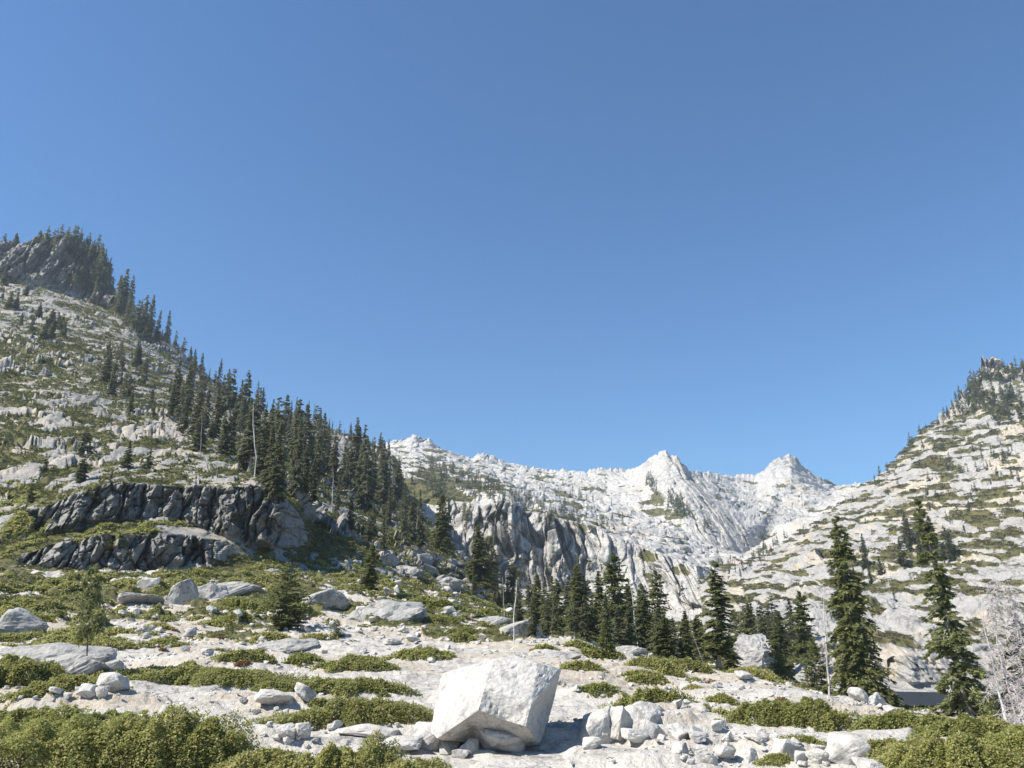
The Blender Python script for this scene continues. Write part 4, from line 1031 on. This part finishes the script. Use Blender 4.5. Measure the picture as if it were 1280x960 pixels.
# ------------------------------------------------------------------ rocks
def rock_unit(seed, npts=14, sub=3, noise=.05, blocky=True):
    rg = np.random.RandomState(seed)
    bm = bmesh.new()
    for k in range(npts):
        if blocky:
            p = rg.uniform(-1, 1, 3); p /= np.max(np.abs(p))**.8*np.linalg.norm(p)**.2
        else:
            p = rg.randn(3); p /= np.linalg.norm(p)
        bm.verts.new(p*rg.uniform(.85, 1.0))
    bmesh.ops.convex_hull(bm, input=bm.verts)
    bmesh.ops.delete(bm, geom=[v for v in bm.verts if not v.link_faces], context='VERTS')
    bmesh.ops.subdivide_edges(bm, edges=bm.edges[:], cuts=sub, use_grid_fill=True)
    bmesh.ops.triangulate(bm, faces=bm.faces[:])
    bmesh.ops.smooth_vert(bm, verts=bm.verts[:], factor=.5 if blocky else 1, use_axis_x=True, use_axis_y=True, use_axis_z=True)
    V = np.array([v.co[:] for v in bm.verts]); F = np.array([[v.index for v in f.verts] for f in bm.faces])
    bm.verts.index_update()
    F = np.array([[v.index for v in f.verts] for f in bm.faces]); bm.free()
    n = V/np.linalg.norm(V, axis=1)[:, None]
    V = V+n*((noise*fbm(V[:, 0]*2.2, V[:, 1]*2.2, V[:, 2]*2.2, seed, 5, .6)+.05*(cells(V[:, 0]*2.4+V[:, 2]*.7, V[:, 1]*2.4-V[:, 2], seed)[0]))[:, None])
    V /= np.array([np.ptp(V[:, 0]), np.ptp(V[:, 1]), np.ptp(V[:, 2])])*.5
    V -= (V.max(0)+V.min(0))/2
    return V, F
ROCKD = [rock_unit(700+i, 11+i % 6, 5, .06, i % 3 != 2) for i in range(12)]
ROCK = [mesh_np('rock', V, F, M['boulder'], None, False) for V, F in ROCKD]
OUTC = [mesh_np('outcrop', V, F, M['outcrop'], None, False) for V, F in [rock_unit(800+i, 16, 6, .10, i % 2 == 0) for i in range(12)]]
rr_ = random.Random(77)
def rock(name, px, py, wpx, hpx, label, group=None, var=None, rot=None, tilt=.12, sink=.18, depth=.9, cat='boulder', R=None):
    if R: p, r = base_of(px, py, R, ('ground',))
    else:
        c = cast(px, py)
        if c is None: return None
        p = c[0]; r = math.hypot(p.x, p.y)
    m = r/F_PX*1.03
    hw, hh = wpx*m*.5, hpx*m*.5/(1-sink*.5)
    az = math.atan2(p.x, p.y)
    q = p+Vector((math.sin(az), math.cos(az), 0))*hw*depth*.6
    z = ground_z(q.x, q.y, ('ground', 'hillside', 'mountainside'), p.z+40)
    if z is None or abs(z-p.z) > hh*2: z = p.z
    o = link(name, (OUTC if cat == 'outcrop' else ROCK)[(var if var is not None else rr_.randrange(12)) % 12], None, (q.x, q.y, min(z, p.z+hh*.5)+hh*(1-sink*2)*.92), (rr_.uniform(-tilt, tilt), rr_.uniform(-tilt, tilt), rot if rot is not None else rr_.uniform(0, 6.28)), (hw, hw*depth, hh))
    if rot is None: o.scale = (hw*rr_.uniform(.92, 1.05), hw*rr_.uniform(.85, 1.05), hh)
    tag(o, label, cat, group)
    return o

# the big block: explicit corners, then broken up
def big_block():
    y0 = 17.0
    def Q(px, py, dy):
        x, y, z = [float(c) for c in ray(px, py)]; k = (y0+dy)/y; return (x*k, y*k, CAMZ+z*k)
    vv = [Q(546, 920, -.15), Q(537, 912, .35), Q(552, 838, .95), Q(617, 822, .25), Q(672, 825, .25), Q(702, 833, .55),  # 0 tip,1 left back,2 top left,3 top mid,4 top right,5 right horn
          Q(598, 884, -.55), Q(657, 904, -.70), Q(674, 927, .25), Q(690, 882, 1.15),  # 6 undercut,7 front low,8 foot right,9 right face back
          Q(640, 934, .55), Q(590, 925, .75), Q(560, 850, 2.0), Q(690, 838, 2.1), Q(664, 878, -.62), Q(606, 855, -.35), Q(640, 815, 1.6), Q(560, 925, 1.9), Q(676, 928, 1.9), Q(632, 897, -.45)]
    ff = [(0, 1, 2), (0, 2, 15), (0, 15, 6), (2, 3, 15), (15, 3, 4), (15, 4, 14), (6, 15, 19), (15, 14, 19), (19, 14, 7), (4, 5, 14), (14, 5, 9), (14, 9, 7), (7, 9, 8),
          (0, 6, 11), (6, 19, 11), (11, 19, 10), (19, 7, 10), (7, 8, 10), (1, 0, 17), (0, 11, 17), (11, 10, 17), (10, 18, 17), (10, 8, 18), (8, 9, 18), (9, 5, 13), (9, 13, 18),
          (1, 12, 2), (1, 17, 12), (2, 12, 16), (2, 16, 3), (3, 16, 4), (4, 16, 5), (5, 16, 13), (16, 12, 13), (12, 17, 13), (17, 18, 13)]
    bm = bmesh.new(); bv = [bm.verts.new(p) for p in vv]
    for f in ff: bm.faces.new([bv[i] for i in f])
    bmesh.ops.recalc_face_normals(bm, faces=bm.faces[:])
    for _ in range(2):
        bmesh.ops.subdivide_edges(bm, edges=bm.edges[:], cuts=2, use_grid_fill=True)
        bmesh.ops.triangulate(bm, faces=bm.faces[:])
        if _ == 1: bmesh.ops.smooth_vert(bm, verts=bm.verts[:], factor=.25, use_axis_x=True, use_axis_y=True, use_axis_z=True)
    bmesh.ops.subdivide_edges(bm, edges=bm.edges[:], cuts=1, use_grid_fill=True)
    bmesh.ops.triangulate(bm, faces=bm.faces[:])
    bm.normal_update(); bm.verts.index_update()
    V = np.array([v.co[:] for v in bm.verts]); Nv = np.array([v.normal[:] for v in bm.verts])
    F = np.array([[v.index for v in f.verts] for f in bm.faces]); bm.free()
    x, y, z = V.T
    pit = np.clip(noise3(x*9, y*9, z*9, 5)-.32, 0, 1)
    V = V+Nv*(.017*fbm(x*2.5, y*2.5, z*2.5, 3, 4)+.012*fbm(x*11, y*11, z*11, 4, 3)-.06*pit)[:, None]
    lo = V[:, 2].min(); org = np.array([V[:, 0].mean(), V[:, 1].mean(), lo])
    g = ground_z(org[0], org[1], ('ground',), 20)
    me = mesh_np('big_block', V-org, F, M['boulder'], None, False)
    o = link('boulder', me, None, (org[0], org[1], min(lo, (g if g is not None else lo))-.05))
    tag(o, 'largest white granite block, undercut and perched on smaller stones', 'boulder')
big_block()
def hull_rock(pts, y0, label, seed, nz=.03, mat=None):
    bm = bmesh.new()
    for px, py, dy in pts:
        x, y, z = [float(c) for c in ray(px, py)]; k = (y0+dy)/y; bm.verts.new((x*k, y*k, CAMZ+z*k))
    bmesh.ops.convex_hull(bm, input=bm.verts)
    bmesh.ops.delete(bm, geom=[v for v in bm.verts if not v.link_faces], context='VERTS')
    for k in range(2):
        bmesh.ops.subdivide_edges(bm, edges=bm.edges[:], cuts=2, use_grid_fill=True)
        bmesh.ops.triangulate(bm, faces=bm.faces[:])
    bmesh.ops.smooth_vert(bm, verts=bm.verts[:], factor=.45, use_axis_x=True, use_axis_y=True, use_axis_z=True)
    bm.normal_update(); bm.verts.index_update()
    V = np.array([v.co[:] for v in bm.verts]); Nv = np.array([v.normal[:] for v in bm.verts])
    F = np.array([[v.index for v in f.verts] for f in bm.faces]); bm.free()
    x, y, z = V.T
    V = V+Nv*(nz*fbm(x*2.5, y*2.5, z*2.5, seed, 4)+.010*fbm(x*11, y*11, z*11, seed, 3))[:, None]
    org = np.array([V[:, 0].mean(), V[:, 1].mean(), V[:, 2].min()])
    g = ground_z(org[0], org[1], ('ground',), 20)
    tag(link('boulder', mesh_np('boulder', V-org, F, mat or M['boulder'], None, False), None, (org[0], org[1], min(org[2], g if g is not None else org[2])-.06)), label, 'boulder')
hull_rock([(722, 926, .2), (729, 893, .3), (742, 886, .2), (762, 877, .5), (766, 884, .4), (777, 912, .5), (783, 926, .6), (768, 930, .1), (742, 930, -.1), (735, 905, -.1), (758, 892, 0), (730, 890, 1.0), (775, 915, 1.2)], 17.4, 'brownish split boulder with a sharp dark fin on top', 1)
hull_rock([(768, 920, .0), (771, 895, .1), (779, 881, .4), (800, 872, .6), (824, 877, .6), (842, 892, .7), (845, 905, .8), (838, 918, .6), (800, 924, -.2), (815, 890, -.1), (790, 885, 0), (790, 880, 1.6), (835, 890, 1.6)], 18.2, 'grey domed boulder behind the leaning white slab', 2)
hull_rock([(799, 897, .15), (806, 894, .05), (822, 903, .0), (836, 917, .1), (834, 923, .2), (812, 921, -.1), (803, 910, -.05), (820, 900, .4), (836, 918, .5)], 17.3, 'white slab leaning against the grey domed boulder', 3, .015)
hull_rock([(1066, 880, 0), (1069, 865, .2), (1082, 854, .3), (1093, 848, .8), (1104, 856, 1.2), (1113, 880, 1.5), (1098, 882, .1), (1090, 860, 0), (1095, 850, 2.0), (1112, 878, 2.4)], 29.6, 'grey pyramid boulder at the foot of the biggest fir', 4, .06)
for e in [
 (634, 941, 68, 32, 'rounded stone wedged under the front of the largest block', 2, .3),
 (532, 938, 36, 34, 'squarish stone in shade at the left foot of the largest block', 4, .2),
 (561, 942, 26, 18, 'white stone left in the pile before the largest block', 0, .1),
 (586, 941, 22, 15, 'pale stone in the middle of the pile before the largest block', 6, 1.1),
 (577, 929, 16, 10, 'small stone on top of the pile before the largest block', 3, 2.0),
 (594, 930, 14, 9, 'small white stone right in the pile before the largest block', 5, .7),
 (574, 948, 18, 10, 'flat little stone in front of the pile', 1, .4),
 (776, 926, 26, 34, 'thin upright slab leaning on the brownish split boulder', 7, .9),
 (794, 934, 34, 16, 'low white stone in front of the grey domed boulder', 9, .3),
 (740, 938, 22, 13, 'small square stone on the shadow of the largest block', 4, .4),
 (755, 929, 18, 12, 'dark shaded stone under the brownish split boulder', 2, .3),
 (848, 924, 32, 18, 'white stone right of the grey domed boulder', 5, .7),
 (872, 925, 18, 16, 'small stone with dark side at the end of the boulder group', 0, .7),
 (985, 949, 32, 24, 'angular pale boulder among stones at the bottom right', 7, .4),
 (1062, 958, 44, 30, 'white boulder with dark right side by the corner mat', 4, .1),
 (1030, 955, 30, 15, 'low white stone left of the white boulder by the corner mat', 2, .4),
 (1090, 966, 40, 18, 'white stone cut by the bottom edge below the corner mat', 9, .4),
 (905, 950, 26, 16, 'pale stone with a flat top on the lower right slab', 10, .4),
 (930, 952, 30, 16, 'cream coloured stone right of the flat topped stone', 6, .9),
 (850, 941, 18, 12, 'small white stone below the boulder group', 3, .9),
 (1000, 954, 16, 12, 'small grey stone right of the angular pale boulder', 1, .9),
 (1075, 879, 22, 16, 'small rock leaning on the left of the grey pyramid boulder', 8, .5),
 (1111, 891, 14, 8, 'little white stone lying in the lakeside brush', 5, .5),
 (136, 867, 34, 20, 'angular grey boulder on the slab near the slender pine', 4, .2),
 (108, 874, 20, 13, 'white stone left of the angular grey boulder', 5, .2),
 (128, 874, 14, 11, 'round stone in front of the angular grey boulder', 2, .9),
 (70, 869, 16, 8, 'cream stone lying in the gravel at the left', 8, .9),
 (342, 886, 44, 18, 'flat grey block beside the broad leafy bush', 10, .2),
 (381, 880, 26, 22, 'rounded white stone behind the flat grey block', 8, .6),
 (361, 926, 24, 16, 'white stone left of a pair near the bottom bushes', 2, .6),
 (379, 923, 18, 18, 'grey stone right of a pair near the bottom bushes', 9, .4),
 (460, 921, 70, 12, 'long flat ledge stone below the broad leafy bush', 6, .1),
 (473, 928, 14, 12, 'small white stone standing on the slab left of the largest block', 0, .6),
 (428, 892, 30, 10, 'white slab piece peeking from the broad leafy bush', 4, .2),
 (496, 938, 60, 14, 'broken slab edge left of the shaded squarish stone', 6, .1),
 (452, 772, 16, 14, 'white cube of rock before the black shadowed dome', 4, .4),
 (185, 738, 24, 13, 'white boulder alone on the upper gravelly slope', 1, .4),
 (182, 790, 12, 9, 'dark round stone on the gravelly slope', 8, .4),
 (420, 796, 12, 9, 'grey rock under the dwarf dark pine', 8, .6),
 (490, 806, 24, 9, 'white flat stone on the upper slab', 9, .6),
 (928, 850, 22, 9, 'white stone on the crest below the thicket', 5, .6),
 (720, 834, 16, 6, 'flat stone beside the olive bush', 6, .3),
]:
    rock('boulder', e[0], e[1], e[2], e[3], e[4], None, e[5], e[6])
# bigger outcrops of the slope
for e in [
 (484, 773, 92, 36, 'wide domed outcrop with a black shadowed right face', 2, .0, .8),
 (405, 757, 56, 28, 'grey rounded outcrop above the rounded bush', 8, .3, .8),
 (96, 853, 80, 34, 'low grey outcrop at the foot of the slender pine', 10, .2, .6),
 (120, 846, 56, 24, 'dark sided ledge right of the slender pine trunk', 4, .1, .5),
 (70, 832, 110, 22, 'long pale rock hump behind the slender pine', 2, .1, .5),
 (22, 795, 56, 30, 'grey rock hump at the left edge', 5, .2, .6),
 (228, 752, 34, 28, 'rounded outcrop block with dark cleft on the upper slope', 8, .3, .7),
 (262, 748, 40, 24, 'rounded outcrop block right of the dark cleft', 2, .4, .7),
 (175, 756, 50, 14, 'low grey rock below the lone white boulder', 6, .4, .7),
 (300, 745, 60, 18, 'grey ledge left of the rounded young pine', 10, .2, .6),
 (360, 815, 70, 14, 'grey flat hump on the slope below the rounded young pine', 2, .2, .6),
 (650, 794, 50, 22, 'dark sided rock hump behind the white crooked snag', 8, .2, .7),
 (672, 784, 60, 18, 'grey hump at the edge of the valley stand', 2, .1, .7),
 (620, 782, 46, 14, 'pale hump left of the white crooked snag', 10, .1, .6),
 (510, 722, 40, 16, 'grey rock on the rise left of the broad dark fir', 9, .1, .7),
 (560, 735, 36, 14, 'tilted pale rock on the rise below the two snags', 3, .1, .7),
 (690, 822, 70, 12, 'flat grey rock plate before the valley stand', 2, .0, .6),
 (790, 818, 40, 12, 'white rock plate right of the young lime fir', 10, .0, .6),
]:
    rock('boulder', e[0], e[1], e[2], e[3], e[4], None, e[5], e[6], .08, .38, e[7], 'outcrop')
hull_rock([(906, 842, 0), (911, 815, 1.5), (924, 808, 1.2), (948, 803, 1.0), (966, 810, 1.4), (975, 842, .5), (950, 842, -1.6), (955, 812, -.9), (925, 790, 9), (955, 790, 9), (975, 830, 9), (905, 830, 9)], 92, 'bright white rock face seen between the firs', 9, .35, M['slope'])
# loose stones
def stones(poly, n, wr, label, group, seed, hr=(.45, .8)):
    rg = random.Random(seed); xs = [p[0] for p in poly]; ys = [p[1] for p in poly]; k = 0; t = 0
    while k < n and t < n*30:
        t += 1; x, y = rg.uniform(min(xs), max(xs)), rg.uniform(min(ys), max(ys))
        c = False; j = len(poly)-1
        for i in range(len(poly)):
            if (poly[i][1] > y) != (poly[j][1] > y) and x < (poly[j][0]-poly[i][0])*(y-poly[i][1])/(poly[j][1]-poly[i][1])+poly[i][0]: c = not c
            j = i
        if not c: continue
        k += 1; w = rg.uniform(*wr)*(rg.random()**1.5*.7+.5)
        rock('stone', x, y, w, w*rg.uniform(*hr), label, group, None, None, .3, .15, .9, 'stone')
stones([(820, 925), (900, 915), (1060, 935), (1080, 960), (860, 958)], 46, (8, 20), 'pale angular stone in the rubble at the bottom right', 'stones in the bottom right rubble', 1)
stones([(700, 860), (900, 885), (1040, 910), (1000, 925), (760, 900)], 24, (5, 12), 'small pale stone on the slab behind the boulder group', 'stones behind the boulder group', 2)
stones([(280, 870), (520, 900), (520, 925), (360, 940), (300, 900)], 34, (6, 14), 'small pale stone around the broad leafy bush', 'stones around the leafy bush', 3)
stones([(150, 760), (320, 750), (420, 800), (300, 825), (170, 815)], 55, (5, 14), 'pale stone strewn over the gravelly slope', 'stones on the gravelly slope', 4)
stones([(360, 770), (520, 780), (620, 800), (540, 830), (380, 815)], 46, (4, 12), 'small pale stone strewn on the upper slab', 'stones on the upper slab', 5)
stones([(430, 720), (560, 735), (640, 770), (560, 775), (450, 745)], 34, (6, 16), 'pale rock among brush on the rise left of the snag', 'rocks on the rise', 6)
stones([(0, 860), (140, 865), (130, 885), (0, 880)], 14, (5, 11), 'small pale stone in the gravel strip at the left', 'stones in the left gravel strip', 7)
stones([(660, 835), (880, 850), (1000, 870), (820, 865)], 24, (4, 10), 'small pale stone along the middle of the right slab', 'stones on the right slab', 8)
# rubble nobody could count
RV = []
for i in range(6):
    V, F = rock_unit(900+i, 8, 0, .0, True); RV.append((V, F))
rg = np.random.RandomState(11)
Vs, Fs, o = [], [], 0
P = SHEETS['ground']['P'].reshape(-1, 3); sl = SHEETS['ground']['attrs']['soil']
Rr = np.hypot(P[:, 0], P[:, 1]); u, v = proj(P)
Pg = SHEETS['ground']['P']
ar = (np.linalg.norm(np.gradient(Pg, axis=0), axis=-1)*np.linalg.norm(np.gradient(Pg, axis=1), axis=-1)).reshape(-1)
w = ar/Rr**1.6*(Rr > 12)*(Rr < 110)*(u > -30)*(u < 1310)*(SHEETS['ground']['attrs']['veg'] < .3)*(.12+sstep(.2, .6, fbm(P[:, 0]/3.5, P[:, 1]/2.2, 0, 201, 4)+.55*sl+.3*blob(u, v, 950, 930, 130, 30)+.3*blob(u, v, 230, 780, 110, 35)))
w /= w.sum()
for i in rg.choice(len(P), 13000, p=w):
    V, F = RV[rg.randint(6)]; s = Rr[i]/F_PX*(.55+3.2*rg.rand()**3.5); a = rg.rand()*6.28
    W = np.stack([(V[:, 0]*math.cos(a)-V[:, 1]*math.sin(a))*s, (V[:, 0]*math.sin(a)+V[:, 1]*math.cos(a))*s*.8, V[:, 2]*s*.6+s*.25], 1)+P[i]+np.array([rg.randn()*.15, rg.randn()*.15, 0])
    Vs.append(W); Fs.append(F+o); o += len(W)
tag(link('rubble', mesh_np('rubble', np.concatenate(Vs), np.concatenate(Fs), M['boulder'])), 'small pale rubble scattered over the granite slabs and gravel', 'rubble', None, 'stuff')
